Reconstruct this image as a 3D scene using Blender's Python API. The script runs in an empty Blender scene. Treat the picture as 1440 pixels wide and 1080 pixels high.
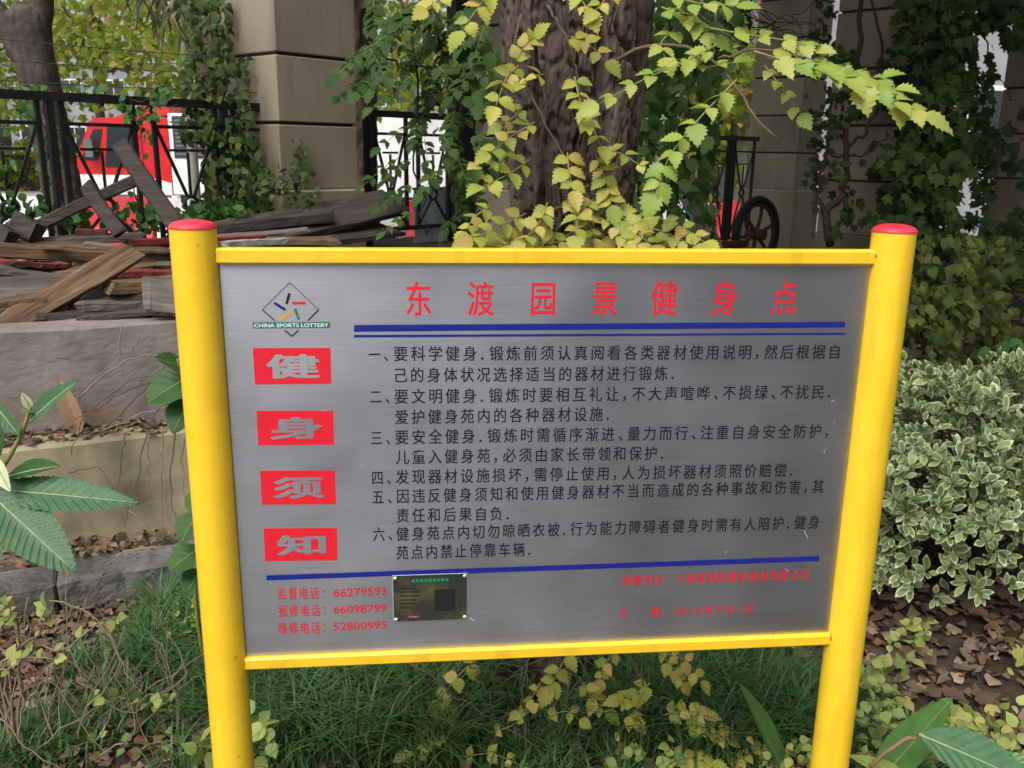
import bpy, math, random
import numpy as np
from mathutils import Matrix, Vector
random.seed(7); rng = np.random.default_rng(7)
SC = bpy.context.scene; COL = SC.collection
# ------------------------------------------------------------------ camera, sky, sun, exposure
F_PX, PITCH, ROLL, EYE = 1247.64, 0.256468, 0.0143058, 1.52        # focal length in 1440-wide pixels
_c, _s = math.cos(PITCH), math.sin(PITCH)
FW = np.array([0, _c, -_s]); UP0 = np.array([0, _s, _c]); EX = np.array([1., 0, 0])
RT = math.cos(ROLL)*EX + math.sin(ROLL)*UP0; UPV = -math.sin(ROLL)*EX + math.cos(ROLL)*UP0
CAMP = np.array([0, 0, EYE])
cd = bpy.data.cameras.new('camera'); cam = bpy.data.objects.new('camera', cd); COL.objects.link(cam)
cd.sensor_width = 36; cd.lens = F_PX/1440*36; cd.clip_start = .02; cd.clip_end = 3000
cam.matrix_world = Matrix(((RT[0], UPV[0], -FW[0], 0), (RT[1], UPV[1], -FW[1], 0), (RT[2], UPV[2], -FW[2], EYE), (0, 0, 0, 1)))
cd.dof.use_dof = True; cd.dof.focus_distance = 1.6; cd.dof.aperture_fstop = 17
SC.camera = cam
W = bpy.data.worlds.new('World'); SC.world = W; W.use_nodes = True
SUN_EL, SUN_AZ = 52, 205                                             # degrees; azimuth clockwise from +Y
wn = W.node_tree; bgn = wn.nodes['Background']
sky = wn.nodes.new('ShaderNodeTexSky'); sky.sky_type = 'NISHITA'; sky.sun_disc = False
sky.sun_elevation = math.radians(SUN_EL); sky.sun_rotation = math.radians(SUN_AZ)
sky.air_density = 1.0; sky.dust_density = 6.0; sky.ozone_density = 1.0
hs = wn.nodes.new('ShaderNodeHueSaturation'); hs.inputs['Saturation'].default_value = .30   # thin overcast: a pale sky
wn.links.new(sky.outputs[0], hs.inputs['Color']); wn.links.new(hs.outputs[0], bgn.inputs['Color'])
bgn.inputs['Strength'].default_value = .15
sl = bpy.data.lights.new('sun', 'SUN'); sl.energy = 1.0; sl.angle = math.radians(25); sl.color = (1, .96, .9)
sun = bpy.data.objects.new('sun', sl); COL.objects.link(sun)
_az, _el = math.radians(SUN_AZ), math.radians(SUN_EL)
sdir = Vector((math.sin(_az)*math.cos(_el), math.cos(_az)*math.cos(_el), math.sin(_el)))
sun.rotation_euler = sdir.to_track_quat('Z', 'Y').to_euler(); sun.location = sdir*30
SC.view_settings.view_transform = 'Standard'; SC.view_settings.look = 'None'
SC.view_settings.exposure = 0.58; SC.view_settings.gamma = 1
SC.cycles.use_denoising = True; SC.cycles.max_bounces = 6; SC.cycles.transparent_max_bounces = 8
SC.cycles.sample_clamp_indirect = 6

# ------------------------------------------------------------------ measuring helpers
def ray(x, y): return FW + RT*(x-720)/F_PX + UPV*(540-y)/F_PX
def at(x, y, Y):                                                     # photo pixel -> the point of that line of sight at distance Y
    d = ray(x, y); return CAMP + d*Y/d[1]
def onz(x, y, z):
    d = ray(x, y); return CAMP + d*(z-EYE)/d[2]
def A3(*a): return np.array(a, float)
def nrm(v):
    v = np.asarray(v, float); return v/np.maximum(np.linalg.norm(v, axis=-1, keepdims=True), 1e-9)
def _h(i, j, s):
    i = i.astype(np.int64); j = j.astype(np.int64)
    n = (i*374761393 + j*668265263 + s*974711) & 0x7fffffff
    n = ((n ^ (n >> 13))*1274126177) & 0x7fffffff
    return ((n ^ (n >> 16)) & 0xffff)/65535.
def vn(u, v, s=0, per=0):                                            # value noise, may wrap in u
    u = np.asarray(u, float); v = np.asarray(v, float)
    i = np.floor(u); j = np.floor(v); a = u-i; b = v-j; a = a*a*(3-2*a); b = b*b*(3-2*b)
    i2 = i+1
    if per: i = np.mod(i, per); i2 = np.mod(i2, per)
    return (_h(i, j, s)*(1-a)+_h(i2, j, s)*a)*(1-b) + (_h(i, j+1, s)*(1-a)+_h(i2, j+1, s)*a)*b

# ------------------------------------------------------------------ materials
def nt(name):
    m = bpy.data.materials.new(name); m.use_nodes = True
    t = m.node_tree; return m, t, t.nodes['Principled BSDF'], (lambda k: t.nodes.new('ShaderNode'+k)), t.links.new
def ramp(n, L, fac, cols, pos=None):
    r = n('ValToRGB'); e = r.color_ramp.elements
    pos = pos or [i/(len(cols)-1) for i in range(len(cols))]
    while len(e) < len(cols): e.new(.5)
    for k, (p, c) in enumerate(zip(pos, cols)): e[k].position = p; e[k].color = (*c, 1)
    L(fac, r.inputs[0]); return r.outputs[0]
def M(name, cols, rough=.8, scale=6, stretch=(1, 1, 1), bump=.3, bscale=None, detail=8, metallic=0, dirt=None, dirt_scale=1.5, dirt_pos=(.45, .7), spec=.3, rvar=.15, bdist=.01, coat=0, specks=None):
    m, t, P, n, L = nt(name)
    tc = n('TexCoord'); mp = n('Mapping'); mp.inputs['Scale'].default_value = stretch; L(tc.outputs['Object'], mp.inputs[0])
    oi = n('ObjectInfo'); off = n('VectorMath'); off.operation = 'ADD'; L(mp.outputs[0], off.inputs[0])
    sc = n('VectorMath'); sc.operation = 'SCALE'; sc.inputs['Scale'].default_value = 37.; cb = n('CombineXYZ')
    for k in range(3): L(oi.outputs['Random'], cb.inputs[k])
    L(cb.outputs[0], sc.inputs[0]); L(sc.outputs[0], off.inputs[1])
    nz = n('TexNoise'); nz.inputs['Scale'].default_value = scale; nz.inputs['Detail'].default_value = detail; nz.inputs['Roughness'].default_value = .65
    L(off.outputs[0], nz.inputs['Vector'])
    c = ramp(n, L, nz.outputs['Fac'], cols, [.28+.44*i/(len(cols)-1) for i in range(len(cols))])
    if dirt:
        dz = n('TexNoise'); dz.inputs['Scale'].default_value = dirt_scale; dz.inputs['Detail'].default_value = 6
        L(off.outputs[0], dz.inputs['Vector'])
        mr = n('MapRange'); mr.inputs[1].default_value, mr.inputs[2].default_value = dirt_pos; L(dz.outputs['Fac'], mr.inputs[0])
        mx = n('Mix'); mx.data_type = 'RGBA'; L(mr.outputs[0], mx.inputs[0]); L(c, mx.inputs[6]); mx.inputs[7].default_value = (*dirt, 1); c = mx.outputs[2]
    if specks:
        for ssc, lo, st in ((55, .71, (1, 1, 1)), (16, .58, (1, 1, .12))):
            mp2 = n('Mapping'); mp2.inputs['Scale'].default_value = st; L(off.outputs[0], mp2.inputs[0])
            sz = n('TexNoise'); sz.inputs['Scale'].default_value = ssc; sz.inputs['Detail'].default_value = 4; L(mp2.outputs[0], sz.inputs['Vector'])
            m2 = n('MapRange'); m2.inputs[1].default_value, m2.inputs[2].default_value, m2.inputs[4].default_value = lo, lo+.06, .6 if st[2] == 1 else .13; L(sz.outputs['Fac'], m2.inputs[0])
            x2 = n('Mix'); x2.data_type = 'RGBA'; L(m2.outputs[0], x2.inputs[0]); L(c, x2.inputs[6]); x2.inputs[7].default_value = (*specks, 1); c = x2.outputs[2]
    L(c, P.inputs['Base Color'])
    rr = n('MapRange'); rr.inputs[3].default_value = rough-rvar; rr.inputs[4].default_value = min(1, rough+rvar); L(nz.outputs['Fac'], rr.inputs[0]); L(rr.outputs[0], P.inputs['Roughness'])
    P.inputs['Metallic'].default_value = metallic; P.inputs['Specular IOR Level'].default_value = spec; P.inputs['Coat Weight'].default_value = coat
    if bump:
        bz = n('TexNoise'); bz.inputs['Scale'].default_value = bscale or scale*4; bz.inputs['Detail'].default_value = 10; L(off.outputs[0], bz.inputs['Vector'])
        b = n('Bump'); b.inputs['Strength'].default_value = bump; b.inputs['Distance'].default_value = bdist; L(bz.outputs['Fac'], b.inputs['Height']); L(b.outputs[0], P.inputs['Normal'])
    return m
def leafM(name, cols, rough=.45, trans=.35, spots=None, spec=.4, pos=None):
    m, t, P, n, L = nt(name)
    at_ = n('Attribute'); at_.attribute_name = 'tint'; oi = n('ObjectInfo')
    ad = n('Math'); ad.operation = 'ADD'; L(at_.outputs['Fac'], ad.inputs[0]); L(oi.outputs['Random'], ad.inputs[1])
    fr = n('Math'); fr.operation = 'FRACT'; L(ad.outputs[0], fr.inputs[0])
    c = ramp(n, L, fr.outputs[0], cols, pos)
    tc = n('TexCoord'); nz = n('TexNoise'); nz.inputs['Scale'].default_value = 45; nz.inputs['Detail'].default_value = 3; L(tc.outputs['Object'], nz.inputs['Vector'])
    mv = n('MapRange'); mv.inputs[3].default_value = .72; mv.inputs[4].default_value = 1.28; L(nz.outputs['Fac'], mv.inputs[0])
    hv = n('HueSaturation'); L(c, hv.inputs['Color']); L(mv.outputs[0], hv.inputs['Value']); c = hv.outputs[0]
    if spots:
        s = n('TexNoise'); s.inputs['Scale'].default_value = 25; L(tc.outputs['Object'], s.inputs['Vector'])
        mr = n('MapRange'); mr.inputs[1].default_value, mr.inputs[2].default_value = .62, .72; L(s.outputs['Fac'], mr.inputs[0])
        mx = n('Mix'); mx.data_type = 'RGBA'; L(mr.outputs[0], mx.inputs[0]); L(c, mx.inputs[6]); mx.inputs[7].default_value = (*spots, 1); c = mx.outputs[2]
    L(c, P.inputs['Base Color']); P.inputs['Roughness'].default_value = rough; P.inputs['Specular IOR Level'].default_value = spec
    b = n('Bump'); b.inputs['Strength'].default_value = .25; b.inputs['Distance'].default_value = .002; L(nz.outputs['Fac'], b.inputs['Height']); L(b.outputs[0], P.inputs['Normal'])
    if trans:
        tr = n('BsdfTranslucent'); L(c, tr.inputs['Color']); ms = n('MixShader'); ms.inputs[0].default_value = trans
        L(P.outputs[0], ms.inputs[1]); L(tr.outputs[0], ms.inputs[2]); L(ms.outputs[0], t.nodes['Material Output'].inputs[0])
    return m
MT = {}
MT['yellow'] = M('yellow_paint', [(.76, .485, .016), (.81, .53, .024), (.83, .555, .032)], .38, 9, bump=.06, bscale=60, rvar=.08, spec=.5, dirt=(.62, .34, .012), dirt_scale=5, dirt_pos=(.58, .85), coat=.1, specks=(.20, .11, .03))
MT['yellow_rail'] = M('yellow_rail_paint', [(.74, .455, .014), (.79, .50, .02), (.80, .52, .026)], .45, 12, bump=.08, bscale=70, rvar=.1, spec=.5, dirt=(.55, .31, .03), dirt_scale=9, dirt_pos=(.66, .9), specks=(.18, .09, .03))
MT['rust'] = M('weld_rust', [(.10, .04, .02), (.30, .14, .05), (.45, .26, .10)], .8, 80, bump=.5)
MT['red_cap'] = M('red_plastic_cap', [(.50, .022, .04), (.56, .03, .05), (.60, .045, .07)], .5, 20, bump=.05, spec=.4, dirt=(.40, .05, .05), dirt_scale=14, dirt_pos=(.6, .8))
for k, c in dict(red=(.62, .012, .028), blue=(.008, .014, .19), ink=(.012, .012, .016), green=(.01, .16, .09), orange=(.62, .28, .02), pale=(.72, .75, .74), thinred=(.50, .018, .035), plaquegreen=(.012, .19, .10), plaquetext=(.012, .014, .014), plaquered=(.45, .12, .10)).items():
    MT['p_'+k] = M('print_'+k, [c, tuple(v*1.08 for v in c)], .45, 60, bump=0, spec=.4)
def steel():
    m, t, P, n, L = nt('brushed_steel'); tc = n('TexCoord')
    def nz(sc, st, det=4):
        mp = n('Mapping'); mp.inputs['Scale'].default_value = st; L(tc.outputs['Object'], mp.inputs[0])
        z = n('TexNoise'); z.inputs['Scale'].default_value = sc; z.inputs['Detail'].default_value = det; L(mp.outputs[0], z.inputs['Vector']); return z.outputs['Fac']
    br = nz(6, (1, 1, 90), 6); sm = nz(4, (1, 1, 1.3), 5); fine = nz(9, (2, 1, 260), 3)
    c = ramp(n, L, br, [(.46, .47, .515), (.57, .58, .63)], [.3, .7])
    mr = n('MapRange'); mr.inputs[1].default_value, mr.inputs[2].default_value = .5, .75; mr.inputs[4].default_value = .35; L(sm, mr.inputs[0])
    mx = n('Mix'); mx.data_type = 'RGBA'; L(mr.outputs[0], mx.inputs[0]); L(c, mx.inputs[6]); mx.inputs[7].default_value = (.42, .42, .445, 1)
    L(mx.outputs[2], P.inputs['Base Color']); P.inputs['Metallic'].default_value = 1
    r = n('MapRange'); r.inputs[1].default_value, r.inputs[2].default_value = .3, .7; r.inputs[3].default_value, r.inputs[4].default_value = .33, .45; L(sm, r.inputs[0]); L(r.outputs[0], P.inputs['Roughness'])
    P.inputs['Anisotropic'].default_value = .6; tg = n('CombineXYZ'); tg.inputs[2].default_value = 1; L(tg.outputs[0], P.inputs['Tangent'])
    b = n('Bump'); b.inputs['Strength'].default_value = .10; b.inputs['Distance'].default_value = .001; L(fine, b.inputs['Height']); L(b.outputs[0], P.inputs['Normal'])
    return m
MT['steel'] = steel()
MT['scratch'] = M('bare_scratch', [(.50, .50, .53), (.66, .66, .68)], .5, 50, bump=0)
MT['plaque'] = M('plaque_film', [(.022, .026, .022), (.034, .036, .028)], .22, 12, bump=.05, spec=.5, dirt=(.085, .08, .035), dirt_scale=22, dirt_pos=(.5, .7))
MT['rivet'] = M('rivet_metal', [(.7, .7, .73), (.85, .85, .88)], .35, 40, metallic=.6, bump=.1)
MT['soil'] = M('soil', [(.018, .013, .010), (.04, .028, .020), (.075, .052, .036)], .95, 9, bump=.8, bscale=30, bdist=.03)
MT['cream'] = M('cream_render', [(.24, .205, .125), (.30, .258, .16), (.34, .295, .185)], .9, 3, bump=.25, bscale=40, dirt=(.13, .115, .075), dirt_scale=3.4, dirt_pos=(.46, .7), bdist=.006, specks=(.085, .078, .055))
MT['slab'] = M('weathered_concrete', [(.135, .120, .112), (.195, .172, .158), (.25, .22, .20)], .9, 7, stretch=(1, 1, 1.6), bump=.45, bscale=30, dirt=(.19, .115, .085), dirt_scale=2.6, dirt_pos=(.54, .72), specks=(.07, .062, .058))
MT['kerbstone'] = M('rough_kerb_stone', [(.075, .072, .072), (.125, .118, .115), (.18, .17, .16)], .9, 8, bump=1.0, bscale=18, dirt=(.05, .048, .04), dirt_scale=3, bdist=.03)
MT['pillar'] = M('pillar_stone_paint', [(.215, .185, .130), (.265, .23, .165), (.30, .26, .19)], .85, 2.2, stretch=(1, 1, .35), bump=.12, bscale=40, dirt=(.12, .105, .08), dirt_scale=2.2, dirt_pos=(.46, .72), specks=(.10, .09, .072))
MT['joint'] = M('pillar_joint', [(.02, .018, .016), (.04, .035, .03)], .95, 10, bump=.3)
MT['black'] = M('black_painted_iron', [(.006, .006, .007), (.010, .010, .011), (.018, .016, .015)], .55, 15, bump=.15, dirt=(.05, .025, .014), dirt_scale=9, dirt_pos=(.66, .85))
MT['wood_grey'] = M('grey_weathered_wood', [(.060, .050, .042), (.125, .105, .090), (.19, .165, .145)], .85, 5, stretch=(1, 9, 9), bump=.6, bscale=9, dirt=(.055, .040, .030), dirt_scale=1.5)
MT['wood_brown'] = M('brown_old_wood', [(.055, .034, .020), (.13, .080, .043), (.22, .145, .085)], .85, 5, stretch=(1, 9, 9), bump=.7, bscale=9, dirt=(.045, .028, .018), dirt_scale=1.6)
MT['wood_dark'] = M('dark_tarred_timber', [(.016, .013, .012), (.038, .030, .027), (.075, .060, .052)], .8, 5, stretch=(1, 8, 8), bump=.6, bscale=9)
MT['wood_red'] = M('red_painted_wood', [(.13, .018, .018), (.20, .025, .025), (.24, .05, .045)], .8, 6, stretch=(1, 6, 6), bump=.5, dirt=(.07, .045, .035), dirt_scale=3)
MT['wood_white'] = M('pale_painted_wood', [(.30, .28, .26), (.42, .40, .38)], .8, 6, stretch=(1, 6, 6), bump=.4, dirt=(.14, .12, .10), dirt_scale=3)
MT['bark'] = M('deep_furrowed_bark', [(.022, .015, .012), (.060, .043, .034), (.135, .102, .082)], .95, 16, stretch=(1, 1, .25), bump=.9, bscale=34, bdist=.012, dirt=(.07, .075, .05), dirt_scale=2.5, dirt_pos=(.58, .8))
MT['bark_plane'] = M('plane_tree_bark', [(.034, .027, .022), (.062, .050, .040), (.11, .088, .072)], .95, 10, bump=.8, bscale=30, bdist=.01)
MT['bark_pale'] = M('pale_trunk_bark', [(.18, .17, .15), (.30, .28, .25), (.38, .36, .33)], .9, 6, bump=.4)
MT['stem'] = M('vine_stem', [(.075, .055, .038), (.14, .105, .07)], .85, 20, bump=.4)
MT['stem_dark'] = M('dark_vine_stem', [(.03, .022, .017), (.07, .052, .04)], .9, 20, bump=.4)
MT['stem_green'] = M('green_leaf_stalk', [(.16, .17, .05), (.24, .25, .08)], .6, 20, bump=.1)
MT['dry'] = M('dry_straw_stem', [(.12, .088, .060), (.21, .16, .11), (.30, .235, .16)], .85, 15, bump=.3)
MT['l_yellow'] = leafM('trumpet_vine_leaf', [(.30, .34, .055), (.42, .42, .065), (.24, .33, .06), (.50, .44, .085), (.34, .38, .06), (.50, .37, .11), (.52, .46, .10)], spots=(.30, .20, .05))
MT['l_lime'] = leafM('lime_vine_leaf', [(.25, .36, .065), (.36, .43, .08), (.21, .33, .06), (.40, .43, .10), (.31, .38, .07)])
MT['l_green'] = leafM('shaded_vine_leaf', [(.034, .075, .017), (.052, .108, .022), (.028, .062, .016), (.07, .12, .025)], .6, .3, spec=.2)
MT['l_ivy'] = leafM('ivy_leaf', [(.020, .042, .012), (.036, .066, .017), (.055, .085, .02), (.07, .095, .02), (.025, .05, .014)], .6, .25, spec=.18)
MT['l_olive'] = leafM('olive_shrub_leaf', [(.045, .065, .014), (.075, .095, .018), (.035, .055, .014), (.10, .11, .02)], .6, .3, spec=.18)
MT['l_street'] = leafM('plane_tree_leaf', [(.15, .24, .03), (.25, .35, .04), (.32, .38, .05), (.19, .29, .035), (.38, .36, .07), (.34, .22, .07)], .5, .62, spec=.25)
MT['l_canopy'] = leafM('canopy_leaf', [(.04, .08, .022), (.06, .11, .03), (.08, .12, .03)], .5, .25)
MT['l_var_c'] = leafM('variegated_leaf_centre', [(.10, .155, .060), (.16, .215, .075), (.075, .125, .055), (.20, .25, .095), (.12, .17, .07)], .45, .12, spec=.35)
MT['l_var_e'] = leafM('variegated_leaf_margin', [(.36, .40, .22), (.42, .45, .25), (.31, .36, .19), (.40, .42, .24)], .42, .12, spec=.5)
MT['l_loquat'] = leafM('loquat_leaf', [(.045, .115, .050), (.060, .14, .060), (.050, .125, .054)], .45, .15, spec=.35, spots=(.075, .125, .05))
MT['l_loquat_rib'] = leafM('loquat_midrib', [(.25, .33, .17), (.28, .36, .19)], .5, .1)
MT['l_young'] = leafM('downy_young_leaf', [(.50, .52, .34), (.58, .58, .40)], .7, .2)
MT['l_mulberry'] = leafM('mulberry_leaf', [(.035, .095, .022), (.05, .125, .028), (.065, .145, .032)], .5, .3, spec=.25)
MT['l_privet'] = leafM('fading_shrub_leaf', [(.28, .38, .10), (.40, .44, .11), (.20, .32, .09), (.47, .43, .12), (.34, .42, .16)], .5, .35, spots=(.32, .16, .05))
MT['l_weed'] = leafM('seedling_leaf', [(.16, .27, .08), (.24, .33, .09), (.33, .35, .09), (.12, .23, .09)], .5, .3)
MT['l_grass'] = leafM('mondo_grass', [(.038, .105, .034), (.058, .145, .045), (.085, .180, .056), (.046, .120, .038), (.16, .19, .06)], .45, .25, spec=.3)
MT['l_blade'] = leafM('broad_blade_leaf', [(.075, .19, .045), (.10, .23, .055)], .4, .3)
MT['l_litter'] = leafM('fallen_leaf_brown', [(.085, .054, .036), (.16, .105, .070), (.055, .038, .029), (.25, .17, .11), (.12, .088, .068), (.19, .105, .052), (.07, .050, .040), (.30, .22, .15), (.10, .07, .05)], .75, .08, spots=(.06, .04, .03), spec=.2)
MT['l_dead'] = leafM('dried_leaf', [(.20, .12, .07), (.30, .19, .11)], .8, .1)
MT['asphalt'] = M('asphalt', [(.10, .10, .10), (.15, .15, .148)], .9, 20, bump=.3)
MT['court'] = M('reflected_court_surface', [(.045, .045, .045), (.07, .07, .068)], .9, 12, bump=.2)  # dark tone chosen to dim the added court's reflection in the steel
MT['pave'] = M('pavement_concrete', [(.30, .29, .28), (.38, .37, .355)], .9, 8, bump=.2)
MT['b_red'] = M('barrier_red_plastic', [(.55, .03, .045), (.62, .05, .06)], .5, 5, bump=.05)
MT['b_white'] = M('barrier_white_plastic', [(.70, .70, .70), (.80, .80, .79)], .5, 5, bump=.05, dirt=(.5, .49, .46), dirt_scale=3)
MT['t_red'] = M('truck_red_paint', [(.56, .012, .016), (.60, .016, .02)], .25, 4, bump=0, spec=.5, coat=.6)
MT['t_white'] = M('truck_white_paint', [(.76, .76, .76), (.82, .82, .82)], .4, 4, bump=0, dirt=(.6, .6, .58), dirt_scale=1.2)
MT['t_glass'] = M('dark_window_glass', [(.02, .025, .03), (.03, .035, .04)], .06, 3, bump=0, spec=.8, rvar=.02)
MT['t_grey'] = M('grey_truck_trim', [(.10, .105, .115), (.16, .165, .175)], .5, 8, bump=.05)
MT['t_dark'] = M('dark_vent_panel', [(.03, .035, .05), (.05, .055, .07)], .5, 8, bump=.05)
MT['rubber'] = M('rubber', [(.012, .012, .012), (.022, .022, .022)], .85, 10, bump=.2)
MT['rusty'] = M('rusty_iron', [(.030, .014, .010), (.075, .030, .020), (.12, .055, .035)], .85, 22, bump=.5)
MT['facade'] = M('pale_facade', [(.24, .24, .26), (.32, .32, .345)], .85, 2, bump=.08, dirt=(.17, .17, .175), dirt_scale=.7)
MT['roofslab'] = M('grey_beam_concrete', [(.11, .105, .10), (.18, .17, .16)], .9, 4, bump=.3)
MT['palm'] = leafM('palm_frond_leaf', [(.040, .075, .028), (.065, .10, .035), (.20, .15, .06), (.05, .085, .03)], .5, .2)
MT['palm_fibre'] = M('palm_fibre', [(.05, .034, .022), (.11, .075, .05), (.17, .125, .085)], .95, 12, stretch=(1, 1, .2), bump=.8)
MT['wire'] = M('galvanised_wire', [(.05, .05, .05), (.10, .10, .10)], .6, 30, bump=0, metallic=.5)
MT['sheet'] = M('pale_grey_sheet', [(.34, .36, .37), (.42, .44, .45)], .6, 4, bump=.05)

# ------------------------------------------------------------------ mesh helpers
def mesh(name, V, Fs, mats, smooth=False, tint=None, midx=None):
    me = bpy.data.meshes.new(name); V = np.asarray(V, np.float32)
    if isinstance(Fs, np.ndarray):
        nf, k = Fs.shape; me.vertices.add(len(V)); me.vertices.foreach_set('co', V.ravel())
        me.loops.add(nf*k); me.loops.foreach_set('vertex_index', Fs.astype(np.int32).ravel())
        me.polygons.add(nf); me.polygons.foreach_set('loop_start', np.arange(0, nf*k, k, dtype=np.int32))
        me.update(calc_edges=True)
    else:
        me.from_pydata(V.tolist(), [], [list(f) for f in Fs])
    for m in (mats if isinstance(mats, (list, tuple)) else [mats]): me.materials.append(MT[m] if isinstance(m, str) else m)
    if midx is not None: me.polygons.foreach_set('material_index', np.asarray(midx, np.int32))
    if smooth: me.polygons.foreach_set('use_smooth', np.ones(len(me.polygons), bool))
    if tint is not None:
        a = me.attributes.new('tint', 'FLOAT', 'POINT'); a.data.foreach_set('value', np.asarray(tint, np.float32))
    me.validate(); return me
def link(name, data, parent=None, M4=None):
    o = bpy.data.objects.new(name, data); COL.objects.link(o)
    if parent: o.parent = parent
    if M4 is not None: o.matrix_basis = M4
    return o
def tag(o, label=None, cat=None, group=None, kind=None):
    if label: o['label'] = label
    if cat: o['category'] = cat
    if group: o['group'] = group
    if kind: o['kind'] = kind
    return o
def thing(name, label, cat, loc=(0, 0, 0), rz=0, group=None):
    o = link(name, None); o.location = tuple(map(float, loc)); o.rotation_euler = (0, 0, rz); o.empty_display_size = .1
    return tag(o, label, cat, group)
def rootloc(p):
    l = A3(0, 0, 0)
    while p is not None: l = l+A3(*p.location); p = p.parent
    return l
def part(root, name, V, Fs, mat, smooth=False, world=True, tint=None, midx=None, kind=None):
    V = np.asarray(V, float)
    if world and root is not None: V = V-rootloc(root)
    o = link(name, mesh(name, V, Fs, mat, smooth, tint, midx), root)
    if kind: o['kind'] = kind
    return o
def struct(name, V, Fs, mat, smooth=False): return tag(part(None, name, V, Fs, mat, smooth), kind='structure')
def box(x0, x1, y0, y1, z0, z1, bev=0):
    c = A3((x0+x1)/2, (y0+y1)/2, (z0+z1)/2); d = A3(x1-x0, y1-y0, z1-z0)/2
    if not bev:
        V = np.array([[sx, sy, sz] for sx in (-1, 1) for sy in (-1, 1) for sz in (-1, 1)], float)*d+c
        return V, [(0, 1, 3, 2), (4, 6, 7, 5), (0, 4, 5, 1), (2, 3, 7, 6), (0, 2, 6, 4), (1, 5, 7, 3)]
    V = []; ix = {}
    for sx in (-1, 1):
        for sy in (-1, 1):
            for sz in (-1, 1):
                for a in range(3):
                    v = A3(sx, sy, sz)*(d-bev); v[a] = (sx, sy, sz)[a]*d[a]; ix[sx, sy, sz, a] = len(V); V.append(v+c)
    Fs = []
    for a in range(3):
        b, e = (a+1) % 3, (a+2) % 3
        for s in (-1, 1):
            q = []
            for sb, se in ((-1, -1), (1, -1), (1, 1), (-1, 1)):
                k = [0, 0, 0]; k[a] = s; k[b] = sb; k[e] = se; q.append(ix[(*k, a)])
            Fs.append(q if s > 0 else q[::-1])
    for a in range(3):
        b, e = (a+1) % 3, (a+2) % 3
        for sb in (-1, 1):
            for se in (-1, 1):
                k0 = [0, 0, 0]; k0[b] = sb; k0[e] = se; k0[a] = -1; k1 = list(k0); k1[a] = 1
                q = [ix[(*k0, b)], ix[(*k1, b)], ix[(*k1, e)], ix[(*k0, e)]]
                Fs.append(q if sb*se < 0 else q[::-1])
    for sx in (-1, 1):
        for sy in (-1, 1):
            for sz in (-1, 1):
                q = [ix[sx, sy, sz, a] for a in range(3)]; Fs.append(q if sx*sy*sz > 0 else q[::-1])
    return np.array(V), Fs
def xf(V, p, X, Y=None, Z=None):                                     # local -> world with axis X and hint Z
    X = nrm(X); Z = A3(0, 0, 1) if Z is None else nrm(Z)
    Y = nrm(np.cross(Z, X)); Z = np.cross(X, Y)
    return V[:, :1]*X+V[:, 1:2]*Y+V[:, 2:]*Z+p
def rough_box(x0, x1, y0, y1, z0, z1, cuts, amp, fr, seed):           # a block with uneven, worn faces and edges
    import bmesh
    bm = bmesh.new(); V, Fs = box(x0, x1, y0, y1, z0, z1, .010); vs = [bm.verts.new(v) for v in V]
    for f in Fs: bm.faces.new([vs[i] for i in f])
    L_ = x1-x0
    for k in range(1, cuts): bmesh.ops.bisect_plane(bm, geom=bm.verts[:]+bm.edges[:]+bm.faces[:], plane_co=(x0+L_*k/cuts, 0, 0), plane_no=(1, 0, 0))
    for k in range(1, 7): bmesh.ops.bisect_plane(bm, geom=bm.verts[:]+bm.edges[:]+bm.faces[:], plane_co=(0, 0, z0+(z1-z0)*k/7), plane_no=(0, 0, 1))
    bm.verts.index_update(); V = np.array([v.co[:] for v in bm.verts]); Fs = [tuple(v.index for v in f.verts) for f in bm.faces]; bm.free()
    return wobble(wobble(V, amp, fr, seed), amp*.5, fr*3.1, seed+7), Fs
def join(parts):
    Vs, Fs, o = [], [], 0
    for V, F_ in parts:
        Vs.append(np.asarray(V)); Fs += [tuple(int(i)+o for i in f) for f in F_]; o += len(V)
    return np.concatenate(Vs), Fs
def tube(pts, rad, n=6, caps=True):
    P = np.asarray(pts, float); r = np.broadcast_to(np.asarray(rad, float), (len(P),)); T = nrm(np.gradient(P, axis=0))
    up = A3(0, 0, 1) if abs(T[0][2]) < .9 else A3(1, 0, 0); V = []; a = np.arange(n)*2*np.pi/n
    for i in range(len(P)):
        s = nrm(np.cross(T[i], up)); u = np.cross(s, T[i]); up = u
        V.append(P[i]+r[i]*(np.cos(a)[:, None]*s+np.sin(a)[:, None]*u))
    Fs = [(i*n+j, i*n+(j+1) % n, (i+1)*n+(j+1) % n, (i+1)*n+j) for i in range(len(P)-1) for j in range(n)]
    if caps: Fs += [tuple(range(n))[::-1], tuple((len(P)-1)*n+k for k in range(n))]
    return np.concatenate(V), Fs
def curve(pts, n=12, jit=0):                                         # Catmull-Rom through points
    P = np.asarray(pts, float); P = np.concatenate([[2*P[0]-P[1]], P, [2*P[-1]-P[-2]]]); out = []
    for t in np.linspace(0, len(P)-3-1e-6, n):
        i = int(t); u = t-i; a, b, c, d = P[i:i+4]
        out.append(.5*((2*b)+(c-a)*u+(2*a-5*b+4*c-d)*u*u+(3*b-a-3*c+d)*u**3))
    out = np.array(out)
    if jit: out[1:-1] += rng.normal(0, jit, out[1:-1].shape)
    return out
def wobble(V, amp, fr, seed=0):
    V = np.array(V, float)
    for k in range(3):
        V[:, k] += amp*(vn(V[:, (k+1) % 3]*fr+9*k, V[:, (k+2) % 3]*fr+5.3*k+V[:, k]*fr*.7, seed+k)-.5)*2
    return V

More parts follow.
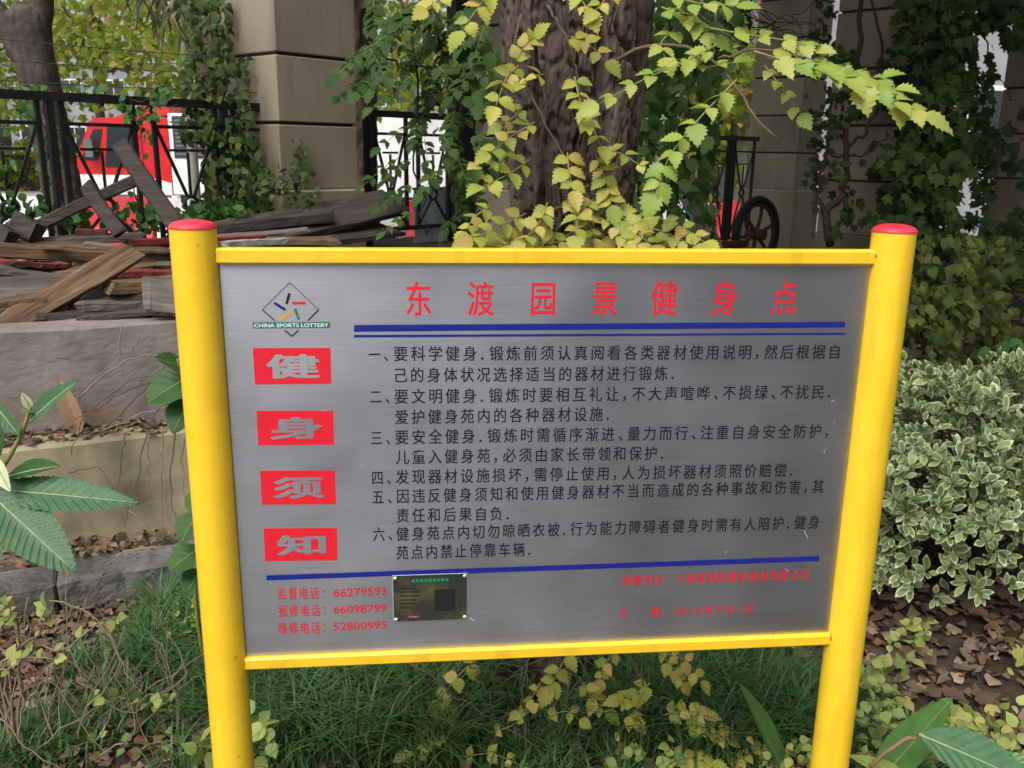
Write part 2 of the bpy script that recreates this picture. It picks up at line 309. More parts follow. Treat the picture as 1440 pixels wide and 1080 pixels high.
# ------------------------------------------------------------------ leaf templates (length 1 along +Y, face +Z), triangles
def leaf_strip(rows, wfun, tooth=0, fold=.15, curl=.12, cols=1):
    V, T = [], []
    for i in range(rows+1):
        t = i/rows; w = wfun(t)
        z0 = -curl*(t-.3)**2
        for k in range(-cols, cols+1):
            f = k/cols; y = t
            ww = w*f
            if tooth and abs(k) == cols and 0 < i < rows: ww *= (1+tooth if i % 2 else 1-tooth*.6); y += (.3/rows if i % 2 else -.3/rows)
            V.append((ww, y, z0+fold*abs(ww)))
    n = 2*cols+1
    for i in range(rows):
        for k in range(n-1):
            a, b, c, d = i*n+k, i*n+k+1, (i+1)*n+k+1, (i+1)*n+k
            if i == rows-1 and False: T.append((a, b, c))
            else: T += [(a, b, c), (a, c, d)]
    return np.array(V), np.array(T)
w_ov = lambda m, e=1.: (lambda t: m*1.04*(math.sin(math.pi*t**.72)**.8)*(1-.45*max(0, t-.55)/.45) if 0 < t < 1 else .004)
SER = [leaf_strip(13, w_ov(w_), tooth=.19, fold=f_, curl=c_) for w_, f_, c_ in ((.34, .12, .15), (.31, .35, .3), (.36, .02, .45), (.29, .5, .05))]
SER2 = [leaf_strip(9, w_ov(w_), tooth=.18, fold=f_, curl=c_) for w_, f_, c_ in ((.30, .15, .15), (.27, .4, .4), (.33, .05, .3))]
OV = leaf_strip(7, w_ov(.30))
OVR = leaf_strip(7, w_ov(.38))
LOW = leaf_strip(2, w_ov(.34), fold=.2)
DIAM = leaf_strip(3, w_ov(.36), fold=.25, curl=.3)
def palmate(lobes, dep=.45):
    V = [(0, 0, 0), (0, .35, .02)]; n = lobes*2-1
    for i in range(n):
        a = math.radians(-125+250*i/(n-1)); r = (.62 if i % 2 == 0 else .62*(1-dep)); r *= 1-.25*abs(a)/2.2
        V.append((math.sin(a)*r, .35+math.cos(a)*r, -.10*(r/.6)**2+.03*(i % 2)))
    T = [(1, i+3, i+2) for i in range(n-1)]+[(0, 1, 2), (0, n+1, 1)]
    return np.array(V), np.array(T)
PALM5 = palmate(5, .42); PALM3 = palmate(3, .35)
def litter_t(s):
    r = np.random.default_rng(s); V, T = leaf_strip(5, w_ov(.34), fold=-.25+.5*r.random(), curl=.6*r.random()-.1); V = V.copy()
    V[:, 2] += .10*r.normal(size=len(V))*(np.abs(V[:, 0]) > .05) + .25*(r.random()-.3)*np.abs(V[:, 0])*2; return V, T
LIT = [litter_t(i) for i in range(6)]
def frames(Y, N):
    Y = nrm(Y); X = nrm(np.cross(Y, N)); Z = np.cross(X, Y); return X, Y, Z
def scatter(tpl, P, Y, N, S, tint=None, mats=None):
    V, T = tpl; n = len(P); X, Y, Z = frames(np.asarray(Y, float), np.asarray(N, float)); S = np.broadcast_to(S, (n,))[:, None, None]
    W_ = P[:, None, :]+S*(V[None, :, 0:1]*X[:, None]+V[None, :, 1:2]*Y[:, None]+V[None, :, 2:3]*Z[:, None])
    Tn = (T[None]+(np.arange(n)*len(V))[:, None, None]).reshape(-1, T.shape[1])
    tt = np.repeat(rng.random(n) if tint is None else tint, len(V))
    return W_.reshape(-1, 3), Tn, tt
_lm = {}
def leaf_objs(root, name, tpl, mat, P, Y, N, S, cap=300, midx=None, rest='leaf_mass'):   # the largest `cap` in view as single leaves, the rest joined
    if isinstance(tpl, list):
        P, Y, N = (np.asarray(a, float) for a in (P, Y, N)); S = np.broadcast_to(S, (len(P),)); k = rng.integers(0, len(tpl), len(P))
        for q, t1 in enumerate(tpl): m = k == q; leaf_objs(root, name, t1, mat, P[m], Y[m], N[m], S[m], cap//len(tpl), midx, rest)
        return
    P, Y, N = (np.asarray(a, float) for a in (P, Y, N)); S = np.broadcast_to(S, (len(P),)).astype(float)
    key = (id(tpl), str(mat))
    if key not in _lm: _lm[key] = mesh(name, tpl[0], tpl[1], mat, smooth=True, midx=midx)
    d = np.linalg.norm(P-CAMP, axis=1); v = (P-CAMP); dep = v@FW; sx = 720+F_PX*(v@RT)/dep; sy = 540-F_PX*(v@UPV)/dep
    vis = (sx > -15) & (sx < 1455) & (sy > -15) & (sy < 1095) & ~((sx > 345) & (sx < 1170) & (sy > 372) & (sy < 900) & (P[:, 1] > 1.7))
    o = np.argsort(-(S/d)*(vis+.01)); o = o[:cap]; o = o[vis[o]]
    X, Yn, Z = frames(Y, N); rl = rootloc(root)
    for i in o:
        s = S[i]; p = P[i]-rl
        link(name, _lm[key], root, Matrix(((X[i][0]*s, Yn[i][0]*s, Z[i][0]*s, p[0]), (X[i][1]*s, Yn[i][1]*s, Z[i][1]*s, p[1]), (X[i][2]*s, Yn[i][2]*s, Z[i][2]*s, p[2]), (0, 0, 0, 1))))
    r = np.setdiff1d(np.arange(len(P)), o)
    if len(r):
        Vv, Tt, ti = scatter(tpl, P[r], Y[r], N[r], S[r])
        part(root, rest, Vv, Tt, mat, smooth=True, tint=ti, kind='stuff', midx=None if midx is None else np.tile(midx, len(r)))
def rdir(n, base, spread): return nrm(np.asarray(base, float)+rng.normal(0, spread, (n, 3)))
exec_order = []
# ================================================================== SETTING
def sst(a, b, x): t = np.clip((x-a)/(b-a), 0, 1); return t*t*(3-2*t)
def gh(x, y):                                                        # ground height
    x = np.asarray(x, float); y = np.asarray(y, float)
    h = .55*sst(3.9, 6.2, y)*sst(.2, 1.0, x)*(1-sst(10.2, 11.5, y))
    near = np.exp(-((x/4)**2+((y-3)/4)**2))
    return h+near*(.05*(vn(x*2.2, y*2.2, 3)-.5)+.025*(vn(x*7, y*7, 4)-.5))
g1 = np.concatenate([[-400, -150, -60, -25, -12, -7], np.arange(-4.5, 6.6, .12), [8, 12, 25, 60, 150, 400]])
g2 = np.concatenate([[-400, -120, -40, -12, -4, -1], np.arange(.2, 12, .12), [13, 16, 25, 60, 150, 400, 1500]])
GX, GY = np.meshgrid(g1, g2); GV = np.stack([GX.ravel(), GY.ravel(), gh(GX, GY).ravel()-.002*(np.abs(GX.ravel()) > 30)], 1)
nx = len(g1); gi = np.arange(len(g2)-1)[:, None]*nx+np.arange(nx-1)[None]
struct('ground', GV, np.stack([gi, gi+1, gi+nx+1, gi+nx], -1).reshape(-1, 4), 'soil', True)
struct('added_reflection_court', *box(-14, 14, -16, .9, -.2, .05, .01), 'court')  # unseen ground behind the camera, added for the steel panel to reflect
struct('pavement', *box(-60, 60, 9.2+3, 12.9, -.1, .10, .01), 'pave')
struct('road', *box(-80, 80, 12.9, 24, -.2, .012), 'asphalt')
struct('far_pavement', *box(-80, 80, 24, 28, -.2, .12, .01), 'pave')
# terrace behind the retaining wall
tp = [(-5.1, 1.62), (.31, 4.14), (.75, 7.3), (.1, 7.75), (-5.6, 1.9)]
TV = [(x, y, -.1) for x, y in tp]+[(x, y, .88) for x, y in tp]; nT = len(tp)
struct('terrace', TV, [tuple(range(nT, 2*nT))]+[(i, (i+1) % nT, nT+(i+1) % nT, nT+i) for i in range(nT)], 'soil')

WO, WX = A3(-1.35, 2.73, 0), A3(.906, .423, 0)                       # retaining wall frame
wall = thing('retaining_wall', 'low stepped retaining wall of grey kerb, cream render and concrete slab', 'wall', (-1.35, 2.73, 0))
def wl(V): return xf(np.asarray(V, float), WO, WX)
xk = -2.6
for i, l in enumerate([.62, .58, .64, .6, .55, .62, .6]):
    V, Fs = rough_box(xk+.004, xk+l-.004, -.004*(i % 2), .17, -.15, .118+.006*(i % 3), 16, .007, 16, i)
    part(wall, 'kerb_stone', wl(V), Fs, 'kerbstone'); xk += l
V, Fs = rough_box(-3, 1.75, .31, .55, -.1, .5, 90, .005, 9, 31); part(wall, 'rendered_wall', wl(V), Fs, 'cream')
xk = -3.1
for i, l in enumerate([1.95, 2.35, .6]):
    V, Fs = rough_box(xk+.003, xk+l-.003, .45+.004*i, .62, .502, .895-.004*i, 44, .005, 6, i+20)
    part(wall, 'concrete_slab', wl(V), Fs, 'slab'); xk += l

# ------------------------------------------------------------------ stone pillars of the pergola
DV, NV = A3(.66, .75, 0), A3(-.75, .66, 0)
def pillar(cx, cy, zb, side, step, zpl, label, ztop=3.3, off=0):
    r = thing('stone_pillar', label, 'pillar', (cx, cy, zb), group=None); p = A3(cx, cy, 0); h = side/2
    V, Fs = box(-h-.03, h+.03, -h-.03, h+.03, zb-.25, zpl, .012); part(r, 'plinth', xf(V, p, DV), Fs, 'pillar')
    V, Fs = box(-h+.018, h-.018, -h+.018, h-.018, zpl, ztop); part(r, 'core', xf(V, p, DV), Fs, 'joint')
    z = zpl; k = 0
    while z < ztop-.05:
        z1 = min(z+step, ztop); j = .002*((k % 3)-1)
        V, Fs = box(-h+j, h+j, -h-j, h-j, z+(.002 if k == 0 else .008), z1-.008, .006); part(r, 'stone_block', xf(V, p, DV), Fs, 'pillar'); z = z1; k += 1
    return r
pa = A3(-1.335, 5.2, 0)+.28*DV+.28*NV
pillar(pa[0], pa[1], .88, .56, .372, 1.285, 'beige stone pillar with ivy on one side behind the dark planks')
pillar(.02, 6.85, .88, .5, .375, 1.25, 'narrow beige stone pillar half hidden behind the rough-barked tree trunk')
pillar(2.86, 9.78, .5, .56, .372, 1.17, 'beige stone pillar standing behind the rusty spoked wheel')
pillar(2.62, 6.55, .5, .60, .372, .98, 'broad beige stone pillar overgrown with woody vines and ivy')
pillar(4.55, 8.0, .45, .56, .372, .98, 'dark stone pillar in deep shade beyond the ivy curtain')
# pergola roof of concrete beams, out of view, put in to darken the space below
pr = thing('pergola_roof', 'grey concrete beam roof resting on the stone pillars', 'roof', (1.5, 7, 3.3))
for p0, p1 in ((A3(-1.5, 5.2, 0), A3(4.4, 11.4, 0)), (A3(.2, 4.0, 0), A3(6.4, 10.3, 0))):
    d = p1-p0; L_ = np.linalg.norm(d); V, Fs = box(0, L_, -.2, .2, 3.302, 3.62, .01); part(pr, 'beam', xf(V, p0, d), Fs, 'roofslab')
for i in range(17):
    p0 = A3(-1.6, 5.4, 0)+DV*i*.5; V, Fs = box(0, 3.6, -.07, .07, 3.625, 3.85, .01); part(pr, 'cross_beam', xf(V, p0, -NV), Fs, 'roofslab')

# ------------------------------------------------------------------ iron fence
FO = A3(-2.39, 4.3, 0)
def bar(p, q, w=.011): 
    d = q-p; L_ = np.linalg.norm(d); V, Fs = box(0, L_, -w, w, -w, w)
    return xf(V, p, d, Z=(A3(0, 0, 1) if abs(d[2])/L_ < .9 else NV))
BF = box(0, 1, -1, 1, -1, 1)[1]
def fence(s0, s1, label, zt=1.745, zb=.9, o=FO, d=DV, posts=True, u=.46):
    n = max(1, round((s1-s0)/u)); u = (s1-s0)/n; P = lambda s, z: o+d*s+A3(0, 0, z)
    r = thing('iron_fence', label, 'fence', P(s0, zb))
    def add(nm, p, q, w=.011): part(r, nm, bar(p, q, w), BF, 'black')
    add('top_rail', P(s0, zt), P(s1, zt), .021); add('bottom_rail', P(s0, zb+.1), P(s1, zb+.1), .014)
    for i in range(n+1):
        if posts and i % 2 == 0: add('post', P(s0+i*u, zb), P(s0+i*u, zt-.022), .018)
    for i in range(n):
        a, b = s0+i*u+.055, s0+(i+1)*u-.055; m = (a+b)/2
        add('baluster', P(a, zb+.115), P(a, zt-.022)); add('baluster', P(b, zb+.115), P(b, zt-.022))
        add('cross_bar', P(a+.012, zt-.125), P(b-.012, zt-.125), .009)
        q = .045; add('cross_bar', P(a+q+.03, zt-.245), P(b-q-.03, zt-.245), .007)
        add('diagonal', P(a+.012, zt-.135), P(m-.02, zt-.49), .007); add('diagonal', P(b-.012, zt-.135), P(m+.02, zt-.49), .007)
        add('short_bar', P(m, zt-.255), P(m, zt-.485), .006)
        t = np.linspace(0, 2*np.pi, 15); c = P(m, zt-.525)
        V, Fs = tube([c+.036*(math.cos(x)*d+math.sin(x)*A3(0, 0, 1)) for x in t], .011, 5, False); part(r, 'ring', V, Fs, 'black', True)
        add('diagonal', P(m-.02, zt-.56), P(a+.012, zb+.13), .007); add('diagonal', P(m+.02, zt-.56), P(b-.012, zb+.13), .007)
    return r
fence(-1.66, 1.62, 'black iron fence with ring pattern in front of the parked red truck')
fence(2.17, 2.95, 'short black iron fence panel between beige pillar and gate post', u=.4)
fence(3.1, 3.62, 'black iron gate leaf wreathed in hanging vine leaves', u=.5, posts=False)
f2 = at(985, 193, 8.7); f3 = at(1066, 199, 9.3)
dd = f3-f2; L2 = float(np.linalg.norm(dd[:2]))
fence(-1.2, L2, 'black iron fence in shade next to the rusty spoked wheel', zt=f2[2], zb=.6, o=A3(f2[0], f2[1], 0), d=nrm(A3(dd[0], dd[1], 0)), u=.42)
gp = thing('gate_post', 'thick black steel gate post standing beside the beige pillar', 'post', (*(FO+DV*3.02)[:2], .88))
for k, (s, w) in enumerate(((2.985, .045), (3.075, .03))):
    part(gp, 'post_tube', bar(FO+DV*s+A3(0, 0, .8), FO+DV*s+A3(0, 0, 3.1), w), BF, 'black')
gs = thing('sheet_panel', 'pale grey sheet panel leaning behind the black gate post', 'panel', (*(FO+DV*2.9)[:2], .88))
V, Fs = box(-.18, .14, .07, .08, .86, 1.25, .002); part(gs, 'panel', xf(V, FO+DV*2.82, DV), Fs, 'sheet')
V, Fs = box(-.19, .15, .064, .086, 1.251, 1.265, .002); part(gs, 'edge_strip', xf(V, FO+DV*2.82, DV), Fs, 'black')
for i, z in enumerate((1.84, 1.93, 2.02)):
    a, b = FO+DV*-1.7+A3(0, 0, z), FO+DV*1.9+A3(0, 0, z)
    pts = [a+(b-a)*t-A3(0, 0, .035*math.sin(math.pi*t)) for t in np.linspace(0, 1, 24)]
    ps = [tube(pts, .0022, 4)]
    wr = thing('barbed_wire', ['lowest strand of barbed wire strung above the iron fence', 'middle strand of barbed wire strung above the iron fence', 'highest strand of barbed wire strung above the iron fence'][i], 'wire', a, group='barbed wire above the fence')
    part(wr, 'strand', *ps[0], 'wire')
    V, Fs = join([tube([pts[k]-A3(.008, 0, .012), pts[k]+A3(.008, 0, .012)], .002, 4) for k in range(1, 23, 1)]); part(wr, 'barbs', V, Fs, 'wire')

# ------------------------------------------------------------------ street: barriers, truck, far buildings, hedge
def barrier(c, d, red, label, L_=1.15):
    r = thing('road_barrier', label, 'barrier', c, group='red and white road barriers')
    prof = [(-.22, 0), (.22, 0), (.20, .12), (.11, .34), (.09, .76), (-.09, .76), (-.11, .34), (-.20, .12)]
    V = [(sx*L_/2, y, z) for sx in (-1, 1) for y, z in prof]; n = len(prof)
    Fs = [tuple(range(n)), tuple(range(2*n-1, n-1, -1))]+[(i, n+i, n+(i+1) % n, (i+1) % n) for i in range(n)]
    part(r, 'shell', xf(np.array(V), A3(*c), d), Fs, 'b_red' if red else 'b_white')
    for sx in (-.3, .3):
        V, Fs = tube([(sx, 0, .76), (sx, 0, .80)], .06, 10); part(r, 'filler_cap', xf(V, A3(*c), d), Fs, 'b_red' if red else 'b_white')
b0 = A3(-8.4, 13.2, .012); bd = nrm(A3(1, .09, 0))
for i in range(11):
    red = i % 2 == 0
    barrier(b0+bd*1.22*i, bd, red, 'red plastic road barrier set along the kerb' if red else 'white plastic road barrier set along the kerb')
def truck():
    r = thing('delivery_truck', 'small red cab delivery truck with white cargo box on the road', 'truck', (-6, 18, .012)); X = A3(1, .06, 0)
    o = A3(-8.2, 17.0, .012); P = lambda V: xf(np.asarray(V, float), o, X)
    def prism(nm, prof, y0, y1, mat, par=r):
        V = [(x, y, z) for y in (y0, y1) for x, z in prof]; n = len(prof)
        return part(par, nm, P(V), [tuple(range(n)), tuple(range(2*n-1, n-1, -1))]+[(i, i+n, (i+1) % n+n, (i+1) % n) for i in range(n)], mat)
    cab = prism('cab', [(-.02, .45), (1.75, .45), (1.75, 2.02), (1.6, 2.06), (.5, 2.0), (.34, 1.94), (.02, 1.2), (-.06, .9)], 0, 1.75, 't_red')
    prism('roof_deflector', [(.75, 2.02), (1.74, 2.07), (1.74, 2.34), (1.5, 2.33)], .15, 1.6, 't_red')
    prism('lower_panel', [(-.03, .62), (1.74, .62), (1.74, .84), (1.2, .98), (-.03, .98)], -.012, .001, 't_white')
    d = prism('door', [(.55, .99), (1.25, .99), (1.25, 1.9), (.62, 1.9)], -.02, .002, 't_red')
    prism('door_window', [(.56, 1.12), (1.2, 1.12), (1.2, 1.84), (.66, 1.84)], -.032, -.021, 't_glass'); prism('door_handle', [(1.05, 1.03), (1.2, 1.03), (1.2, 1.08), (1.05, 1.08)], -.05, -.021, 't_grey')
    V = [(.015, .12, 1.24), (.015, 1.63, 1.24), (.325, 1.63, 1.9), (.325, .12, 1.9)]; V = np.array(V)-A3(.014, 0, -.006)
    part(r, 'windscreen', P(V), [(0, 3, 2, 1)], 't_glass')
    prism('quarter_window', [(.12, 1.24), (.42, 1.24), (.56, 1.8), (.40, 1.8)], -.014, .001, 't_glass')
    prism('bumper', [(-.12, .4), (.1, .4), (.1, .66), (-.12, .66)], -.02, 1.77, 't_grey')
    prism('mirror', [(.28, 1.3), (.42, 1.3), (.42, 1.62), (.28, 1.62)], -.2, -.14, 't_grey'); prism('mirror_arm', [(.4, 1.4), (.5, 1.4), (.5, 1.44), (.4, 1.44)], -.15, -.012, 't_grey')
    prism('sill_stripe', [(.55, .5), (1.74, .5), (1.74, .6), (.55, .6)], -.008, .001, 't_grey')
    for y in (.1, 1.4): V, Fs = box(-.09, -.02, y, y+.25, .72, .88, .02); part(r, 'headlight', P(V), Fs, 't_white')
    V, Fs = box(1.78, 7.2, -.08, 1.86, .62, 2.1, .02); part(r, 'cargo_box', P(V), Fs, 't_white')
    V, Fs = box(1.86, 2.8, -.092, -.081, 1.3, 2.05); part(r, 'vent_panel', P(V), Fs, 't_dark')
    for k in range(9): V, Fs = box(1.9, 2.75, -.10, -.0935, 1.35+k*.075, 1.395+k*.075); part(r, 'louvre', P(V), Fs, 't_grey')
    V, Fs = box(.2, 7, .2, 1.6, .4, .6); part(r, 'chassis', P(V), Fs, 't_grey')
    for x in (.75, 5.6):
        for y in (0.02, 1.55):
            V, Fs = tube([(x, y, .34), (x, y+.2, .34)], .34, 20); w = part(r, 'wheel', P(V), Fs, 'rubber')
            V, Fs = tube([(x, y-.01, .34), (x, y+.02, .34)], .19, 14); part(w, 'rim', P(V), Fs, 't_grey')
truck()
def building(name, label, x0, x1, y0, y1, h, rows, cols, mat='facade'):
    r = thing(name, label, 'building', ((x0+x1)/2, y0, 0)); V, Fs = box(x0, x1, y0, y1, -.2, h); part(r, 'wall', V, Fs, mat)
    V, Fs = box(x0-.15, x1+.15, y0-.15, y1+.15, h, h+.35, .02); part(r, 'parapet', V, Fs, mat)
    for i in range(cols):
        for j in range(rows):
            cx = x0+(i+.5)*(x1-x0)/cols; cz = 1.1+j*3+.9; w = min(.8, (x1-x0)/cols*.36)
            V, Fs = box(cx-w, cx+w, y0-.05, y0+.02, cz-.75, cz+.75, .01); f_ = part(r, 'window', V, Fs, 'b_white')
            V, Fs = box(cx-w+.08, cx-.03, y0-.06, y0-.052, cz-.67, cz+.67); part(f_, 'pane', V, Fs, 't_glass')
            V, Fs = box(cx+.03, cx+w-.08, y0-.06, y0-.052, cz-.67, cz+.67); part(f_, 'pane', V, Fs, 't_glass')
    return r
building('side_building', 'pale grey building wall glimpsed behind the shaded pillars', 5.3, 17, 16.5, 24, 7.5, 2, 5)
building('apartment_block', 'white apartment block far beyond the street trees', -34, -8, 62, 74, 6.6, 2, 9)
building('office_block', 'low pale office block far across the road', -6, 10, 58, 70, 6.2, 2, 6)
# ================================================================== NOTICE BOARD
YAW = math.radians(5.945); SO = A3(.0718, 1.4877, 0); SX = A3(math.cos(YAW), math.sin(YAW), 0); SN = A3(-math.sin(YAW), math.cos(YAW), 0)
PW, PT, PB = 1.10, 1.3383, .6281                                      # panel width, top and bottom height
board = thing('notice_board', 'stainless steel exercise-rules notice board on two yellow posts', 'notice board', SO, YAW)
def onb(x, y):                                                        # photo pixel -> (x, z) on the board's face
    d = ray(x, y); t = ((SO-CAMP)@SN)/(d@SN); p = CAMP+d*t; return float((p-SO)@SX), float(p[2])
def bpart(nm, V, Fs, mat, par=None, smooth=False): return part(par or board, nm, V, Fs, mat, smooth, world=False)
PR = .0365
for sx in (-1, 1):
    cx = sx*(PW/2+PR); cy = .0
    V, Fs = tube([(cx, cy, -.3), (cx, cy, .35), (cx, cy, .9), (cx, cy, 1.396)], PR, 40, False); po = bpart('post', V, Fs, 'yellow', smooth=True)
    # red cap: short skirt and a low dome
    V = []; n = 40; prof = [(PR+.0008, 1.3945), (PR+.001, 1.397)]+[(PR*math.cos(a), 1.3975+.0115*math.sin(a)) for a in np.linspace(.08, 1.45, 9)]
    for rr, z in prof: V += [(cx+rr*math.cos(2*math.pi*k/n), cy+rr*math.sin(2*math.pi*k/n), z) for k in range(n)]
    m_ = len(prof); Fs = [(i*n+k, i*n+(k+1) % n, (i+1)*n+(k+1) % n, (i+1)*n+k) for i in range(m_-1) for k in range(n)]+[tuple((m_-1)*n+k for k in range(n))]
    bpart('cap', V, Fs, 'red_cap', po, True)
    for zc in (PT+.013, PB-.012):                                    # rough weld beads where the rails meet the posts
        V, Fs = tube([(sx*(PW/2+.003-.0*k), -.0125+.025*k/9, zc+.0135*math.sin(k*.9)) for k in range(10)], .0022, 5); bpart('weld', wobble(V, .0012, 220, 3), Fs, 'rust')
V, Fs = box(-PW/2-.004, PW/2+.004, -.0125, .0125, PT, PT+.026, .0035); bpart('top_rail', V, Fs, 'yellow_rail')
V, Fs = box(-PW/2-.004, PW/2+.004, -.0125, .0125, PB-.024, PB, .0035); bpart('bottom_rail', V, Fs, 'yellow_rail')
for sx in (-1, 1):
    V, Fs = box(-.012, .012, .001, .013, PB+.001, PT-.001, .002); V = V+A3(sx*(PW/2-.02), 0, 0); bpart('back_stile', V, Fs, 'yellow_rail')
YF = -.003                                                            # front face of the steel sheet
V, Fs = box(-PW/2+.001, PW/2-.001, YF, 0, PB+.0005, PT-.0005, .0006); pan = bpart('panel', V, Fs, 'steel')
V, Fs = box(-PW/2+.004, PW/2-.004, YF-.0012, YF-.0002, PT-.0026, PT-.0008); bpart('edge_trim', V, Fs, 'rivet')
YP = YF-.0004
def flat(nm, polys, mat, y=YP, par=None):
    Vs, Fs = [], []
    for p in polys:
        Fs.append(tuple(range(len(Vs), len(Vs)+len(p)))); Vs += [(x, y, z) for x, z in p]
    return bpart(nm, Vs, Fs, mat, par or pan)
def quad_px(c): return [onb(*p) for p in c]
# --- glyphs from the built-in font
GL = {}
def embolden(g, f_, off):                                              # heavier strokes: shifted copies of the glyph, third column = layer
    sh = [(0, 0)] if off <= 0 else [(-off, -off*.6), (off, -off*.6), (-off, off*.6), (off, off*.6)]
    if off > .03: sh += [(0, 0), (-off, 0), (off, 0), (0, off*.8), (0, -off*.8)]
    V, Fs = [], []
    for k, (a, b) in enumerate(sh):
        Fs += [tuple(i+k*len(g) for i in f) for f in f_]; V.append(np.column_stack([g+[a, b], np.full(len(g), k*2e-5)]))
    return np.concatenate(V), Fs
def glyphs(chars, off):
    todo = [c for c in dict.fromkeys(chars) if (c, off) not in GL and c not in ' \u3000']; obs = []
    for c in todo:
        cu = bpy.data.curves.new('glyph', 'FONT'); cu.body = c; cu.size = 1; cu.resolution_u = 3; cu.fill_mode = 'FRONT'
        o = bpy.data.objects.new('glyph', cu); COL.objects.link(o); obs.append(o)
    dg = bpy.context.evaluated_depsgraph_get(); dg.update()
    for c, o in zip(todo, obs):
        me = bpy.data.meshes.new_from_object(o.evaluated_get(dg)); 
        GL[c, off] = embolden(np.array([v.co[:] for v in me.vertices]).reshape(-1, 3)[:, :2], [tuple(p.vertices) for p in me.polygons], off)
        bpy.data.meshes.remove(me)
    for o in obs: cu = o.data; bpy.data.objects.remove(o); bpy.data.curves.remove(cu)
NARROW = {'．': .55, '，': .62, '、': .62, '：': .75, ' ': .5, '\u3000': 1}
def setline(nm, text, p0, p1, hpx, mat, off=.008, lead=None, digw=.56, shear=0):
    """text from pixel p0 (left edge, mid-height) to p1 (right edge, mid-height), glyphs hpx tall"""
    glyphs(text, off); (x0, z0), (x1, z1) = onb(*p0), onb(*p1); hz = abs(onb(p0[0], p0[1]-hpx/2)[1]-onb(p0[0], p0[1]+hpx/2)[1])
    adv = [NARROW.get(c, digw if c.isascii() else 1.) for c in text]; tot = sum(adv)-(1-.9)*(adv[-1] >= 1); cw = (x1-x0)/tot
    Vs, Fs, o, x = [], [], 0, 0.
    for c, a in zip(text, adv):
        if (c, off) in GL and len(GL[c, off][0]):
            g, f_ = GL[c, off]; g = g.copy()
            if c in '．': g = g-[(g[:, 0].min()+g[:, 0].max())/2-.18, .02, 0]; gx = g[:, 0]
            elif c in '，、': g = g-[g[:, 0].min()-.1, 0, 0]; gx = g[:, 0]
            elif c == '：': g = g-[(g[:, 0].min()+g[:, 0].max())/2-.3, 0, 0]; gx = g[:, 0]
            else: gx = g[:, 0]
            gz = (g[:, 1]-.38)*1.10
            sx_ = .86 if not c.isascii() else .9
            px = x0+(x+(a-(sx_ if a >= 1 else a))/2*0)*cw+gx*cw*sx_+shear*gz*hz
            pz = z0+(z1-z0)*((px-x0)/(x1-x0))+gz*hz
            Vs.append(np.stack([px, YP-g[:, 2], pz], 1)); Fs += [tuple(i+o for i in f) for f in f_]; o += len(px)
        x += a
    bpart(nm, np.concatenate(Vs), Fs, mat, pan)
for i, (c, cx) in enumerate(zip('东渡园景健身点', (590, 677.5, 765, 851.5, 935.5, 1019.5, 1104))):
    cy = 420-.0035*(cx-590); setline('title_character', c, (cx-21, cy), (cx+20, cy), 47, 'p_red', .010)
flat('rule_line', [quad_px([(498, 466), (1187, 460), (1187, 452), (498, 456.5)])], 'p_blue'); flat('rule_line', [quad_px([(498, 474), (1187, 470.3), (1187, 467.3), (498, 470.5)])], 'p_blue')
flat('rule_line', [quad_px([(375, 815), (1151, 788), (1151, 781), (375, 808)])], 'p_blue')
BODY = [('一', 529, 498, '要科学健身．锻炼前须认真阅看各类器材使用说明，然后根据自', 553, 497, 1183, 494), (None, 0, 0, '己的身体状况选择适当的器材进行锻炼．', 553, 527, 954, 524),
 ('二', 531, 557, '要文明健身．锻炼时要相互礼让，不大声喧哗、不损绿、不扰民．', 554, 557, 1174, 550), (None, 0, 0, '爱护健身苑内的各种器材设施．', 555, 586, 863, 581),
 ('三', 532, 615, '要安全健身．锻炼时需循序渐进、量力而行、注重自身安全防护，', 555, 614, 1171, 605), (None, 0, 0, '儿童入健身苑，必须由家长带领和保护．', 556, 642, 939, 636),
 ('四', 533, 671, '发现器材设施损坏，需停止使用，人为损坏器材须照价赔偿．', 556, 670, 1120, 660), (\
 '五', 534, 698, '因违反健身须知和使用健身器材不当而造成的各种事故和伤害，其', 557, 697, 1159, 683), (None, 0, 0, '责任和后果自负．', 557, 724, 722, 721),
 ('六', 535, 750, '健身苑点内切勿晾晒衣被．行为能力障碍者健身时需有人陪护．健身', 557, 750, 1153, 733), (None, 0, 0, '苑点内禁止停靠车辆．', 557, 776, 752, 771)]
for k, (num, nx_, ny_, t, xa, ya, xb, yb) in enumerate(BODY):
    h = 20.5-.15*k
    if num: setline('clause_number', num+'、', (nx_-11, ny_), (nx_+22, ny_-.5), h, 'p_ink', .012)
    setline('text_line', t, (xa, ya), (xb, yb), h, 'p_ink', .012)
# red tablets with knocked-out characters
for c, (xa, ya, xb, yb, xo) in zip('健身须知', ((356, 489, 465, 540, 3), (361, 577, 469, 625.5, 2.5), (366, 661, 471.5, 709, 2.5), (371, 742, 474, 788, 2.5))):
    flat('red_tablet', [quad_px([(xa+xo, yb), (xb+xo*.4, yb-1), (xb, ya-.5), (xa, ya)])], 'p_red')
    glyphs(c, .034); g, f_ = GL[c, .034]; (xl, zb_), (xr, zt_) = onb(xa+17+xo, yb-8), onb(xb-16, ya+8)
    lo, hi = g.min(0), g.max(0); u = (g-lo)/(hi-lo+1e-9); bpart('tablet_character', np.stack([xl+u[:, 0]*(xr-xl), YP-.0004-g[:, 2], zb_+u[:, 1]*(zt_-zb_)], 1), f_, 'steel', pan)
